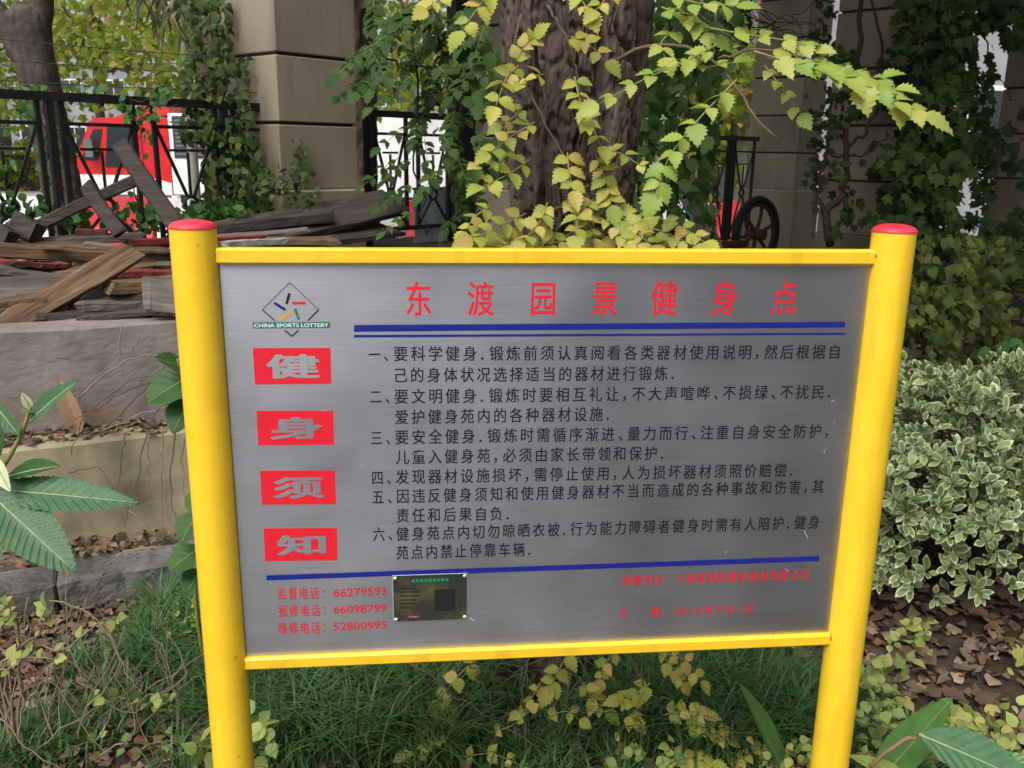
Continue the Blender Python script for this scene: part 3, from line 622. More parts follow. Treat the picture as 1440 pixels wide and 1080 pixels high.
# emblem
def stroke(a, b, w):
    a = np.array(onb(*a)); b = np.array(onb(*b)); d = (b-a)/np.linalg.norm(b-a); n_ = np.array([-d[1], d[0]])*w/2; return [tuple(a-n_), tuple(b-n_), tuple(b+n_), tuple(a+n_)][::1]
px_m = PW/917
flat('emblem_outline', [stroke((407.8, 397), (369.4, 435), .9*px_m), stroke((407.8, 397), (448.6, 435), .9*px_m), stroke((369.4, 435), (386.7, 450.3), 1.6*px_m), stroke((448.6, 435), (433.3, 450.3), 2*px_m), stroke((400.5, 463.6), (411, 472.5), 1.8*px_m), stroke((411, 472.5), (420, 463.6), 1.8*px_m)], 'p_ink')
for a, b, m_ in (((407.5, 412), (403.3, 427), 'ink'), ((386, 425.3), (402, 435.5), 'blue'), ((411, 425.8), (430.6, 425.8), 'red'), ((415.3, 433.6), (420.8, 449), 'green'), ((409.7, 439), (394.4, 448.3), 'orange')):
    flat('emblem_stroke', [stroke(a, b, 3.8*px_m)], 'p_'+m_)
flat('emblem_banner', [quad_px([(356, 461.3), (464.4, 460.8), (464.4, 452.2), (355.6, 452.7)])], 'p_green')
def setfit(nm, text, c, mat, off, y):                                 # Latin line fitted into a pixel box
    cu = bpy.data.curves.new('t', 'FONT'); cu.body = text; cu.size = 1; cu.resolution_u = 3; o = bpy.data.objects.new('t', cu); COL.objects.link(o)
    dg = bpy.context.evaluated_depsgraph_get(); me = bpy.data.meshes.new_from_object(o.evaluated_get(dg)); g = np.array([v.co[:] for v in me.vertices])[:, :2]; g, f_ = embolden(g, [tuple(p.vertices) for p in me.polygons], off); lay = g[:, 2]; g = g[:, :2]
    bpy.data.objects.remove(o); bpy.data.curves.remove(cu); bpy.data.meshes.remove(me); u = (g-g.min(0))/(g.max(0)-g.min(0)); (xl, zb_), (xr, zt_) = onb(c[0], c[3]), onb(c[2], c[1])
    bpart(nm, np.stack([xl+u[:, 0]*(xr-xl), y-lay, zb_+u[:, 1]*(zt_-zb_)], 1), f_, mat, pan)
setfit('emblem_lettering', 'CHINA SPORTS LOTTERY', (358, 454, 462, 459.8), 'p_pale', .015, YP-.0004)
for t, ya, yb, xo in (('监督电话：', 834, 832.5, 0), ('报修电话：', 858, 856.5, 1.5), ('维修电话：', 882.5, 881, 1.2)):
    setline('phone_caption', t, (390+xo, ya), (463+xo, yb), 16.5, 'p_thinred', .012)
for t, ya in (('66279593', 831.3), ('66098799', 855), ('52800995', 878.7)): setfit('phone_number', t, (469.5, ya-7, 543.5, ya+7), 'p_thinred', .012, YP)
setline('company_line', '承建单位：', (874, 815.5), (943, 813.5), 14.5, 'p_thinred', .02); setline('company_line', '上海奥瑞特健身器材有限公司', (949, 813), (1138, 806.5), 14.5, 'p_thinred', .02)
setline('date_line', '日', (870, 862), (883, 861.5), 14, 'p_thinred', .015); setline('date_line', '期：', (915, 860), (938, 859.5), 14, 'p_thinred', .02); setline('date_line', '2015年7月1日', (947, 858.5), (1060, 855), 14, 'p_thinred', .014, digw=.62)
# riveted plaque (its square code is left blank)
(xa, zt_), (xb, _z) = onb(552.5, 808.5), onb(656.5, 805); zb_ = onb(553, 872)[1]; xb2, zb2 = onb(656, 868)
pq = thing('plaque', 'small dark laminated plaque riveted to the steel notice board', 'plaque', SO, YAW)
Vp = [(xa, zb_), (xb, zb2), (xb, _z), (xa, zt_)]
V = [(x, YF-.0005, z) for x, z in Vp]+[(x, YF-.0022, z) for x, z in Vp]
ppl = part(pq, 'plate', V, [(4, 5, 6, 7), (0, 3, 2, 1), (0, 1, 5, 4), (1, 2, 6, 5), (2, 3, 7, 6), (3, 0, 4, 7)], 'plaque', world=False)
V2 = [((x-(xa+xb)/2)*1.012+(xa+xb)/2, YF-.0007, (z-(zb_+zt_)/2)*1.02+(zb_+zt_)/2) for x, z in Vp]; part(pq, 'clear_edge', V2+[(x, YF-.0001, z) for x, y, z in V2], [(0, 1, 2, 3), (0, 4, 5, 1), (1, 5, 6, 2), (2, 6, 7, 3), (3, 7, 4, 0)], 'scratch', world=False)
for x, z in Vp:
    x += .004*(1 if x < (xa+xb)/2 else -1); z += .004*(1 if z < (zb_+zt_)/2 else -1)
    V = []; n = 12; prof = [(.0036, 0), (.0034, .0012), (.0024, .0022), (.0010, .0027)]
    for rr, h in prof: V += [(x+rr*math.cos(2*math.pi*k/n), YF-.0022-h, z+rr*math.sin(2*math.pi*k/n)) for k in range(n)]
    part(pq, 'rivet', V, [(i*n+k, (i+1)*n+k, (i+1)*n+(k+1) % n, i*n+(k+1) % n) for i in range(3) for k in range(n)]+[tuple(36+k for k in range(n))], 'rivet', True, world=False)
def smear(y0, x0, x1, mat, n, h, nm):                                 # rows of print too worn to read: short marks
    ps = []
    for k in range(n):
        a = x0+(x1-x0)*k/n; b = a+(x1-x0)/n*.78; (u0, w0), (u1, w1) = onb(a, y0+h/2-.03*(a-552)), onb(b, y0-h/2-.03*(b-552)); ps.append([(u0, w0), (u1, w0), (u1, w1), (u0, w1)])
    Vs = [(x, YF-.0026, z) for p in ps for x, z in p]; part(pq, nm, Vs, [(4*i, 4*i+1, 4*i+2, 4*i+3) for i in range(n)], mat, world=False)
smear(815.5, 579, 632, 'p_plaquegreen', 9, 4.4, 'heading_print'); smear(866, 575, 589, 'p_plaquered', 5, 2, 'footer_print')
for k, (y, x1) in enumerate(((826, 584), (831, 592), (836.5, 593), (842, 586), (847, 584), (853, 580))): smear(y, 562, x1, 'p_plaquetext', 7, 1.8, 'worn_print')
smear(844, 611, 648, 'p_plaquetext', 1, 30, 'worn_square')
# bare nicks and scratches on the sheet
nk = []
for x, y, l, a in ((682, 886, 3, .9), (664, 870, 8, -.6), (1132, 750, 12, -1.1), (1170, 563, 5, .2), (1172, 593, 3, .5), (742, 880, 4, .6), (758, 876, 3, 1.2), (1158, 634, 4, 1.3), (508, 654, 5, .8), (606, 655, 3, 0), (455, 576, 8, -.2), (940, 500, 4, .5), (1020, 775, 3, .4), (1105, 800, 6, -.8), (898, 830, 4, 1)):
    nk.append(stroke((x-l/2*math.cos(a), y+l/2*math.sin(a)), (x+l/2*math.cos(a), y-l/2*math.sin(a)), 0.7*px_m))
flat('nick', nk, 'scratch', YP-.0002)
# ================================================================== TIMBER PILE
def plank_mesh(L_, w, t, seed, worn=.009, n=12):
    b = min(w, t)*.12; cs = [(-w/2+b, -t/2), (w/2-b, -t/2), (w/2, -t/2+b), (w/2, t/2-b), (w/2-b, t/2), (-w/2+b, t/2), (-w/2, t/2-b), (-w/2, -t/2+b)]
    r = np.random.default_rng(seed); V = []; m = len(cs); ph = r.random()*9
    for i in range(n+1):
        u = i/n; x = u*L_; wv = .004*math.sin(u*4+ph); sc = 1+.05*(r.random()-.5)
        for k, (y, z) in enumerate(cs):
            e = (r.random()-.5)*worn*5*(i in (0, n)); V.append((x+e, y*sc+wv+(r.random()-.5)*worn*.5, z+wv+(r.random()-.5)*worn*.35))
    Fs = [(i*m+k, (i+1)*m+k, (i+1)*m+(k+1) % m, i*m+(k+1) % m) for i in range(n) for k in range(m)]+[tuple(range(m)), tuple(n*m+k for k in range(m-1, -1, -1))]
    return np.array(V), [f[::-1] for f in Fs]
_pk = [0]
def plank(label, mat, a, b, w, t, hint=(0, 0, 1), name='timber_plank', cat='plank', group='old planks piled on the terrace', nails=0):
    _pk[0] += 1; d = np.asarray(b)-np.asarray(a); L_ = float(np.linalg.norm(d)); V, Fs = plank_mesh(L_, w, t, _pk[0])
    X = nrm(d); Z = nrm(np.asarray(hint, float)); Y = nrm(np.cross(Z, X)); Z = np.cross(X, Y)
    o = link(name, mesh(name, V, Fs, mat), None, Matrix(((X[0], Y[0], Z[0], a[0]), (X[1], Y[1], Z[1], a[1]), (X[2], Y[2], Z[2], a[2]), (0, 0, 0, 1))))
    return tag(o, label, cat, group)
UPH, FR = (0, 0, 1), (.15, -1, .25)
plank('long grey plank lying along the back of the timber pile', 'wood_grey', at(14, 341, 3.95), at(203, 334, 4.2), .13, .035)
plank('long brown beam lying across the middle of the timber pile', 'wood_brown', at(-25, 351, 3.65), at(262, 364, 4.0), .10, .055)
plank('thick brown plank leaning diagonally across the front of the pile', 'wood_brown', at(8, 462, 3.22), at(188, 351, 3.52), .095, .03, (.25, -1, .5))
plank('faded red board end lying flat under the brown beam', 'wood_red', at(2, 369, 3.55), at(78, 372, 3.75), .16, .02)
plank('pale grey plank sloping under the red board end', 'wood_grey', at(-20, 378, 3.5), at(102, 394, 3.62), .09, .03)
plank('wide grey board set on edge behind the diagonal plank', 'wood_grey', at(-25, 415, 3.38), at(160, 404, 3.5), .13, .028, (.3, -1, .35))
plank('pale brown beam lying along the concrete slab edge', 'wood_brown', at(-25, 435, 3.26), at(60, 424, 3.33), .09, .05)
plank('short cut brown block pointing out beside the diagonal plank', 'wood_brown', at(153, 404, 3.42), at(262, 396, 3.6), .09, .055)
plank('narrow grey board lying below the cut brown block', 'wood_grey', at(106, 432, 3.34), at(225, 424, 3.5), .11, .035)
plank('pinkish grey flat board tilted over the slab by the yellow post', 'wood_grey', at(206, 415, 3.32), at(285, 418, 3.4), .22, .02, (-.25, -.65, 1))
plank('red painted board lying under the long brown beam', 'wood_red', at(150, 387, 3.6), at(275, 382, 3.75), .08, .03)
plank('pinkish wood offcut lying on the back plank', 'wood_red', at(108, 331, 4.1), at(154, 329, 4.15), .12, .05)
plank('thin red strip lying at the back of the pile near the post', 'wood_red', at(170, 343, 3.85), at(372, 333, 4.4), .05, .028)
plank('pale painted slat lying right behind the yellow post', 'wood_white', at(318, 345, 4.0), at(402, 337, 4.3), .05, .03)
plank('thin dark slat lying at the bottom of the pile over the slab', 'wood_dark', at(60, 443, 3.3), at(210, 447, 3.36), .1, .025)
plank('short grey slat sticking out at the slab corner', 'wood_grey', at(115, 446, 3.26), at(268, 437, 3.38), .05, .02)
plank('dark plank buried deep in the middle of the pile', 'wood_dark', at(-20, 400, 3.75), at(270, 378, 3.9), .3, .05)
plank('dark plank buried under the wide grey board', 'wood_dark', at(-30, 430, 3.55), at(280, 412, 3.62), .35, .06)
plank('thin brown lath resting on top of the long beam', 'wood_brown', at(62, 346, 3.7), at(230, 352, 3.72), .035, .015)
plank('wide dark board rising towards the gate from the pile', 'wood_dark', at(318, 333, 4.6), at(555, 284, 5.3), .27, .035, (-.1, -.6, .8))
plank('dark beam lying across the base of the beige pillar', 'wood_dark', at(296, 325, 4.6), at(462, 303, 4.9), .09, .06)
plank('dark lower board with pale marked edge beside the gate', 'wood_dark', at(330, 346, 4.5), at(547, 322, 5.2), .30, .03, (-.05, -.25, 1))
plank('brown flat board under the dark boards by the post', 'wood_brown', at(290, 342, 4.35), at(470, 338, 4.6), .2, .03)
for i, (xa_, ya_, xb_, yb_, D_, m_, nm_) in enumerate(((-20, 386, 92, 372, 3.6, 'wood_grey', 'thin pale grey lath sticking out of the pile above the wide board'), (40, 392, 215, 371, 3.62, 'wood_brown', 'thin brown lath slanting through the middle of the pile'), (60, 378, 245, 374, 3.7, 'wood_grey', 'narrow grey slat just below the long brown beam'), (-15, 343, 140, 347, 3.85, 'wood_brown', 'narrow brown slat wedged under the long grey plank'), (95, 415, 250, 426, 3.45, 'wood_brown', 'thin brown slat under the cut block'), (-20, 447, 120, 449, 3.24, 'wood_grey', 'thin grey lath lying on the concrete slab edge'), (120, 345, 250, 353, 3.8, 'wood_grey', 'thin grey slat lying near the red strip'), (25, 420, 150, 437, 3.36, 'wood_dark', 'dark lath poking out under the diagonal plank'), (300, 336, 430, 322, 4.5, 'wood_grey', 'grey slat lying on the dark boards by the pillar'))):
    plank(nm_, m_, at(xa_, ya_, D_), at(xb_, yb_, D_+.12), .045, .014, (rng.uniform(-.2, .2), -.3, 1))
# broken dark timber frame standing in the pile
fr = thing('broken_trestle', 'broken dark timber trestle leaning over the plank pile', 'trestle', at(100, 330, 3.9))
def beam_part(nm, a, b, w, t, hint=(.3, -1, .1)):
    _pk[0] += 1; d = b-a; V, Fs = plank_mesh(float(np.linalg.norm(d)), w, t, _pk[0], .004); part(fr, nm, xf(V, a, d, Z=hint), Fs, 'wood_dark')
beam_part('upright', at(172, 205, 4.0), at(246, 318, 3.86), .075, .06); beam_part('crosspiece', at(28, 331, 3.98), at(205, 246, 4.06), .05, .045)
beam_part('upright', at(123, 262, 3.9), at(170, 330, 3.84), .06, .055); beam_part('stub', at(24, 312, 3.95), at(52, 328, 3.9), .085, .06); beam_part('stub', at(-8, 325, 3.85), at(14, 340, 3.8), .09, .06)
# rusty wheel and leaning board by the right fence
wc = at(1062, 342, 8.2); wc[2] = .82
rw = thing('cart_wheel', 'rusty spoked iron wheel standing against the shaded stone pillar', 'wheel', (wc[0], wc[1], .5)); wd = nrm(A3(.75, .62, 0)); R_ = .31
t = np.linspace(0, 2*np.pi, 33); V, Fs = tube([wc+R_*(math.cos(x)*wd+math.sin(x)*A3(0, 0, 1)) for x in t], .034, 8, False); part(rw, 'tyre', V, Fs, 'rubber', True)
V, Fs = tube([wc+(R_-.045)*(math.cos(x)*wd+math.sin(x)*A3(0, 0, 1)) for x in t], .02, 6, False); part(rw, 'rim', V, Fs, 'rusty', True)
wn_ = np.cross(wd, A3(0, 0, 1)); V, Fs = tube([wc-wn_*.09, wc+wn_*.09], .05, 12); part(rw, 'hub', V, Fs, 'rusty')
for k in range(6):
    a = k*math.pi/3+.3; e = math.cos(a)*wd+math.sin(a)*A3(0, 0, 1); V, Fs = tube([wc+e*.04, wc+e*.15+wn_*.01, wc+e*(R_-.05)], [.02, .015, .018], 6); part(rw, 'spoke', V, Fs, 'rusty')
plank('grey board leaning steeply by the shaded iron fence', 'wood_grey', at(952, 222, 6.4), at(1000, 352, 6.2), .16, .03, (.3, -1, .1), group=None)
ax = plank('rusty iron axle bar lying beside the spoked wheel', 'rusty', at(985, 345, 7.6), at(1048, 343, 8.1), .06, .06, name='axle_bar', cat='bar', group=None)

# ================================================================== MAIN TREE
def trunk(root, nm, path, rad, mat, nu=200, nv_=240, ridge=.02, cells=15, seed=1, vfreq=7., nump=14):
    C_ = curve(path, nv_); R0 = np.interp(np.linspace(0, 1, nv_), np.linspace(0, 1, len(rad)), rad)
    th = np.arange(nu)/nu; U, Vv = np.meshgrid(th, np.linspace(0, 1, nv_)); z = C_[:, 2][:, None]+0*U
    wu = U*cells+.9*(vn(U*cells*.5, z*vfreq*.45, seed+5, round(cells*.5))-.5)+.5*(vn(U*cells, z*vfreq*1.3, seed+6, cells)-.5)*1.4
    a = np.abs(vn(wu, z*vfreq*.32, seed, cells)-.5)*2; a2 = np.abs(vn(wu*2, z*vfreq*.8, seed+1, cells*2)-.5)*2; f = vn(U*cells*6, z*vfreq*5, seed+2, cells*6)
    crack = vn(U*cells*1.5, z*vfreq*2.6, seed+9, round(cells*1.5))
    hgt = sst(.03, .27, a)*.74+sst(.04, .24, a2)*.22+.16*f-.28*sst(.30, .14, crack)*sst(.05, .3, a)
    lob = .035*np.sin(U*2*np.pi*3+seed)+.03*np.sin(U*2*np.pi*5+2*seed+z)
    R = R0[:, None]*(1+lob)+ridge*(hgt-.6)
    T = nrm(np.gradient(C_, axis=0)); sx = nrm(np.cross(A3(0, 1, 0), T)); sy = np.cross(T, sx)
    P = C_[:, None]+R[..., None]*(np.cos(2*np.pi*U)[..., None]*sx[:, None]+np.sin(2*np.pi*U)[..., None]*sy[:, None])
    i = np.arange(nv_-1)[:, None]*nu; j = np.arange(nu)[None]; Fq = np.stack([i+j, i+(j+1) % nu, i+nu+(j+1) % nu, i+nu+j], -1).reshape(-1, 4)
    return part(root, nm, P.reshape(-1, 3), Fq, mat)
tree = thing('tree', 'rough-barked tree rising behind the steel notice board', 'tree', (.12, 2.45, 0))
trunk(tree, 'trunk', [(.11, 2.44, -.15), (.11, 2.45, .3), (.13, 2.46, .9), (.155, 2.46, 1.35), (.125, 2.47, 1.9), (.10, 2.5, 2.5), (.1, 2.52, 3.1)], [.205, .185, .162, .150, .158, .165, .155], 'bark', 560, 640, .040, 38, 1, 17)
trunk(tree, 'upper_trunk', [(.1, 2.52, 3.05), (.1, 2.55, 3.5), (.1, 2.55, 4)], [.153, .15, .14], 'bark', 60, 40, .02, 12)
trunk(tree, 'stem', [(.30, 2.66, -.1), (.27, 2.62, .5), (.26, 2.60, 1.1), (.285, 2.60, 1.5), (.315, 2.62, 1.9), (.34, 2.66, 2.6), (.45, 2.8, 4)], [.08, .07, .058, .054, .058, .055, .05], 'bark', 160, 420, .016, 16, 5, 20)
def limb(root, pts, r0, r1, mat='bark', n=14, seg=8, nm='limb'):
    P = curve(pts, n, .01); V, Fs = tube(P, np.linspace(r0, r1, n), seg); return part(root, nm, V, Fs, mat, True)
for e in ((-.6, 3.0, 5.6), (1.9, 3.9, 5.5), (.9, 5.6, 5.8), (3.2, 5.2, 5.4), (-.2, 4.6, 6.0)):
    limb(tree, [(.1, 2.55, 3.9), (.1+.35*(e[0]-.1), 2.55+.35*(e[1]-2.55), 4.7), e], .11, .03)
def blob(n, c, r, clumps=26, cs=.32, low=None):                       # clumpy crown points
    c = A3(*c); r = A3(*r); d = nrm(rng.normal(size=(clumps, 3))); cc = c+d*r*(rng.random((clumps, 1))**.4); k = rng.integers(0, clumps, n)
    sz = (.6+.8*rng.random(clumps))[k][:, None]; P = cc[k]+rng.normal(size=(n, 3))*r*cs*sz*.5; out = nrm(P-cc[k]+.3*(P-c))
    if low is not None: P[:, 2] = np.maximum(P[:, 2], low+rng.random(n)*.6)
    return P, out
P, o = blob(14000, (2.8, 5.0, 5.4), (3.6, 3.2, 1.3), 80, .42, low=3.7); Y = nrm(rng.normal(size=P.shape)+A3(0, 0, -.5)); N = nrm(o+A3(0, 0, .8)+.5*rng.normal(size=P.shape))  # crown out of view, spread back and right to shade the background
V, T, ti = scatter(LOW, P, Y, N, rng.uniform(.14, .24, len(P))); part(tree, 'crown', V, T, 'l_canopy', tint=ti, kind='stuff')

# ================================================================== TRUMPET VINES (pinnate leaves)
class Vine:
    def __init__(s, name, label, cat, loc): s.r = thing(name, label, cat, loc); s.P, s.Y, s.N, s.S, s.t, s.g = [], [], [], [], [], []
    def rachis(s, pts, n, size, nb=(0, -.75, .65), ang=58, t0=.12, var=.2, thick=.0016, term=True, droop=.0):
        C_ = curve(pts, 16); L_ = len(C_)-1; s.g.append(tube(C_, np.linspace(thick*1.5, thick*.6, len(C_)), 5)); nb = A3(*nb)
        for i in range(n):
            u = (t0+(1-t0)*i/max(1, n-.4))*L_; k = min(int(u), L_-1); p = C_[k]+(C_[k+1]-C_[k])*(u-k); d = nrm(C_[min(k+2, L_)]-C_[max(k-1, 0)])
            nn = nrm(nb+rng.normal(0, .22, 3)); side = nrm(np.cross(d, nn)); f = 1-.25*abs(i/max(1, n-1)-.45)
            for sg in (-1, 1):
                a = math.radians(ang+rng.normal(0, 9)); y = d*math.cos(a)+side*sg*math.sin(a)+A3(0, 0, -droop*.3)
                s.P.append(p+rng.normal(0, .0015, 3)); s.Y.append(nrm(y)); s.N.append(nrm(nn+.25*sg*side+rng.normal(0, .15, 3))); s.S.append(size*f*(1+rng.uniform(-var, var)))
        if term: s.P.append(C_[-1]); s.Y.append(nrm(C_[-1]-C_[-3])); s.N.append(nrm(nb+rng.normal(0, .2, 3))); s.S.append(size*1.25)
    def twig(s, pts, r0, r1, n=18, jit=.002): s.t.append(tube(curve(pts, n, jit), np.linspace(r0, r1, n), 6))
    def done(s, tpl, mat, stem='stem', cap=300):
        [part(s.r, 'stem', V, Fs, stem, True) for V, Fs in s.t]; [part(s.r, 'leaf_stalk', V, Fs, 'stem_green', True) for V, Fs in s.g]; leaf_objs(s.r, 'leaf', tpl, mat, s.P, s.Y, s.N, s.S, cap)
def px3(l, D0, D1=None): return [at(x, y, D0+(0 if D1 is None else (D1-D0)*i/(len(l)-1))) for i, (x, y) in enumerate(l)]
v = Vine('trumpet_vine', 'yellowing trumpet vine climbing the rough tree trunk', 'vine', (.05, 2.25, .0))
tw = [[(733, 20), (722, 85), (745, 130), (760, 165), (790, 215), (808, 250), (850, 310), (872, 350)], [(770, 8), (800, 60), (812, 105)], [(812, 105), (818, 140), (828, 180), (840, 215), (852, 262)], [(868, 345), (845, 305), (838, 280)], [(700, 350), (740, 315), (790, 290)], [(740, 350), (800, 330), (838, 290)], [(960, 350), (900, 318), (850, 300)]]
for l in tw: v.twig(px3(l, 2.2, 2.16), .0035, .002)
for l, n, sp in (([(726, 88), (738, 65), (751, 52)], 3, 23), ([(803, 52), (825, 60), (852, 86)], 3, 25), ([(808, 108), (815, 140), (823, 168)], 4, 25), ([(824, 168), (836, 185), (845, 205)], 2, 25),
                 ([(730, 92), (712, 110), (697, 150)], 4, 27), ([(752, 172), (722, 190), (688, 215)], 4, 24), ([(745, 225), (715, 245), (680, 262)], 3, 28), ([(798, 215), (800, 240), (806, 268)], 3, 27),
                 ([(838, 216), (850, 250), (860, 288)], 5, 28), ([(845, 215), (870, 215), (912, 240)], 4, 19), ([(720, 212), (700, 228), (675, 232)], 2, 20), ([(835, 280), (815, 300), (810, 330)], 4, 25), ([(800, 275), (822, 300), (835, 335)], 4, 26),
                 ([(740, 300), (700, 320), (665, 335)], 4, 28), ([(780, 315), (735, 335), (690, 348)], 5, 30), ([(860, 290), (890, 320), (915, 345)], 5, 28), ([(875, 310), (930, 325), (975, 345)], 5, 25), ([(900, 300), (950, 315), (990, 340)], 4, 24), ([(690, 290), (668, 305), (655, 325)], 3, 24),
                 ([(730, 330), (700, 350), (668, 365)], 4, 27), ([(800, 335), (770, 345), (745, 358)], 4, 27), ([(850, 330), (840, 345), (815, 360)], 4, 27), ([(770, 285), (760, 310), (735, 340)], 4, 24), ([(825, 300), (860, 315), (880, 340)], 4, 24), ([(735, 150), (722, 165), (705, 175)], 2, 20), ([(765, 105), (745, 108), (733, 118)], 2, 20)):
    D = rng.uniform(2.04, 2.16); v.rachis(px3(l, 2.17, D), n, sp*2.1/1248*1.02)
v.done(SER, 'l_yellow')
v = Vine('vine_branch', 'arching lime-green vine branch reaching out from the trunk', 'vine', (.3, 2.2, .0))
v.twig(px3([(868, 85), (905, 66), (960, 65), (1005, 88), (1040, 128), (1062, 165), (1092, 194)], 2.25, 1.98), .0055, .002, jit=.001)
v.twig(px3([(1010, 82), (1060, 70), (1120, 80), (1152, 88)], 2.1, 2.0), .003, .0015); v.twig(px3([(985, 0), (1005, 20), (1006, 60), (1000, 85)], 2.2, 2.12), .003, .002); v.twig(px3([(940, -15), (985, 22), (1040, 60), (1090, 85)], 2.2, 2.05), .003, .0015)
for l, n, sp, D in (([(1010, 62), (960, 88), (905, 112), (842, 146)], 6, 29, 2.05), ([(1036, 112), (985, 165), (945, 215), (922, 268)], 7, 32, 2.0), ([(1060, 72), (1125, 92), (1180, 106), (1240, 132), (1300, 160)], 9, 38, 1.95),
                    ([(1000, 40), (1070, 52), (1130, 62), (1170, 90), (1228, 108)], 7, 27, 2.05), ([(1235, 108), (1255, 118), (1262, 140)], 2, 33, 1.98), ([(1075, 92), (1100, 125), (1125, 160)], 4, 22, 2.05), ([(930, 10), (965, 25), (1000, 50)], 5, 30, 2.15), ([(960, 85), (985, 95), (1030, 88)], 3, 25, 2.1), ([(945, -5), (985, 5), (1035, 8)], 4, 28, 2.1), ([(950, 40), (930, 60), (935, 80)], 2, 30, 2.15), ([(1085, 78), (1110, 70), (1145, 72)], 2, 24, 2.08)):
    v.rachis(px3(l, D+.06, D), n, sp*2.03/1248*1.05, nb=(0, -.6, .8), ang=50)
v.done(SER, 'l_lime', 'stem')
v = Vine('hanging_vine', 'pale yellow vine leaves hanging at the top beside the trunk', 'vine', (-.1, 2.2, 2.0))
for l, n, sp in (([(700, -25), (680, 0), (650, 42)], 4, 28), ([(640, -25), (622, -5), (600, 12)], 3, 22), ([(795, -25), (815, -5), (828, 18)], 3, 25), ([(862, -20), (850, 0), (838, 14)], 2, 25)): v.rachis(px3(l, 2.1, 2.05), n, sp*2.1/1248, droop=.5)
v.done(SER, 'l_yellow')
v = Vine('low_vine', 'yellowing vine trailing low over the grass below the board', 'vine', (.1, 2.05, .0))
for l in ([(575, 932), (650, 985), (700, 1015), (760, 1050)], [(660, 935), (690, 985), (690, 1080)], [(745, 900), (735, 985), (742, 1060)], [(880, 905), (905, 960), (930, 1000), (965, 1030)], [(700, 1010), (760, 990), (830, 1000)], [(890, 1010), (930, 985), (985, 1000)]): v.twig(px3(l, 2.0, 1.95), .003, .0018, jit=.005)
for l, n, sp, D in (([(672, 925), (640, 955), (620, 985)], 3, 30, 2.0), ([(632, 985), (628, 1015), (632, 1035)], 3, 30, 1.96), ([(800, 915), (785, 945), (775, 965)], 3, 34, 1.98), ([(868, 912), (850, 935), (845, 955)], 3, 22, 1.98), ([(760, 960), (745, 985), (730, 1000)], 3, 20, 1.98), ([(820, 960), (835, 985), (850, 1000)], 3, 28, 1.96), ([(925, 915), (945, 938), (960, 960)], 4, 22, 1.96), ([(940, 920), (965, 930), (985, 958)], 3, 24, 1.95), ([(915, 960), (890, 980), (872, 985)], 4, 25, 1.95), ([(900, 970), (885, 1000), (890, 1010)], 2, 26, 1.95), ([(935, 1005), (965, 1000), (990, 1005)], 4, 24, 1.93), ([(960, 1025), (990, 1020), (1020, 1035)], 4, 26, 1.92), ([(930, 1060), (965, 1065), (1000, 1075)], 5, 26, 1.9), ([(1020, 1075), (1045, 1065), (1065, 1055)], 4, 18, 1.92), ([(545, 1080), (565, 1065), (600, 1075)], 3, 24, 1.92), ([(420, 1058), (440, 1075), (460, 1080)], 2, 22, 1.92), ([(770, 1010), (795, 1000), (815, 1012)], 2, 20, 1.95), ([(690, 1030), (720, 1020), (745, 1000)], 2, 18, 1.95), ([(650, 1065), (690, 1060), (730, 1075)], 3, 20, 1.92)):
    v.rachis(px3(l, D+.02, D), n, sp*1.97/1248*.98, nb=(0, -.6, .8))
v.done(SER, 'l_yellow')
# shaded vine hanging by the gate
v = Vine('gate_vine', 'dark green vine hanging over the black gate post', 'vine', (-.5, 4.6, .9))
for l in ([(560, -10), (585, 120), (590, 240), (600, 330)], [(690, -10), (650, 100), (630, 230), (650, 330)], [(520, 60), (560, 90), (620, 100)], [(610, 0), (620, 120), (570, 200)]): v.twig(px3(l, 5.0, 5.0), .008, .004, jit=.02)
for i in range(66):
    x, y = (rng.uniform(505, 690), rng.uniform(-20, 130)) if i < 44 else (rng.normal(615, 32), rng.uniform(130, 320))
    D = rng.uniform(4.6, 5.3); a = rng.uniform(-.9, .9)+(0 if x > 590 else .5); ln = rng.uniform(35, 65); q = [(x, y), (x-ln*.45*math.sin(a), y+ln*.3), (x-ln*math.sin(a), y+ln*.75)]
    v.rachis(px3(q, D, D-.1), int(rng.integers(3, 6)), rng.uniform(15, 22)*D/1248, nb=(-.2, -.6, .75), droop=.6)
v.done(SER2, 'l_green', 'stem_dark')
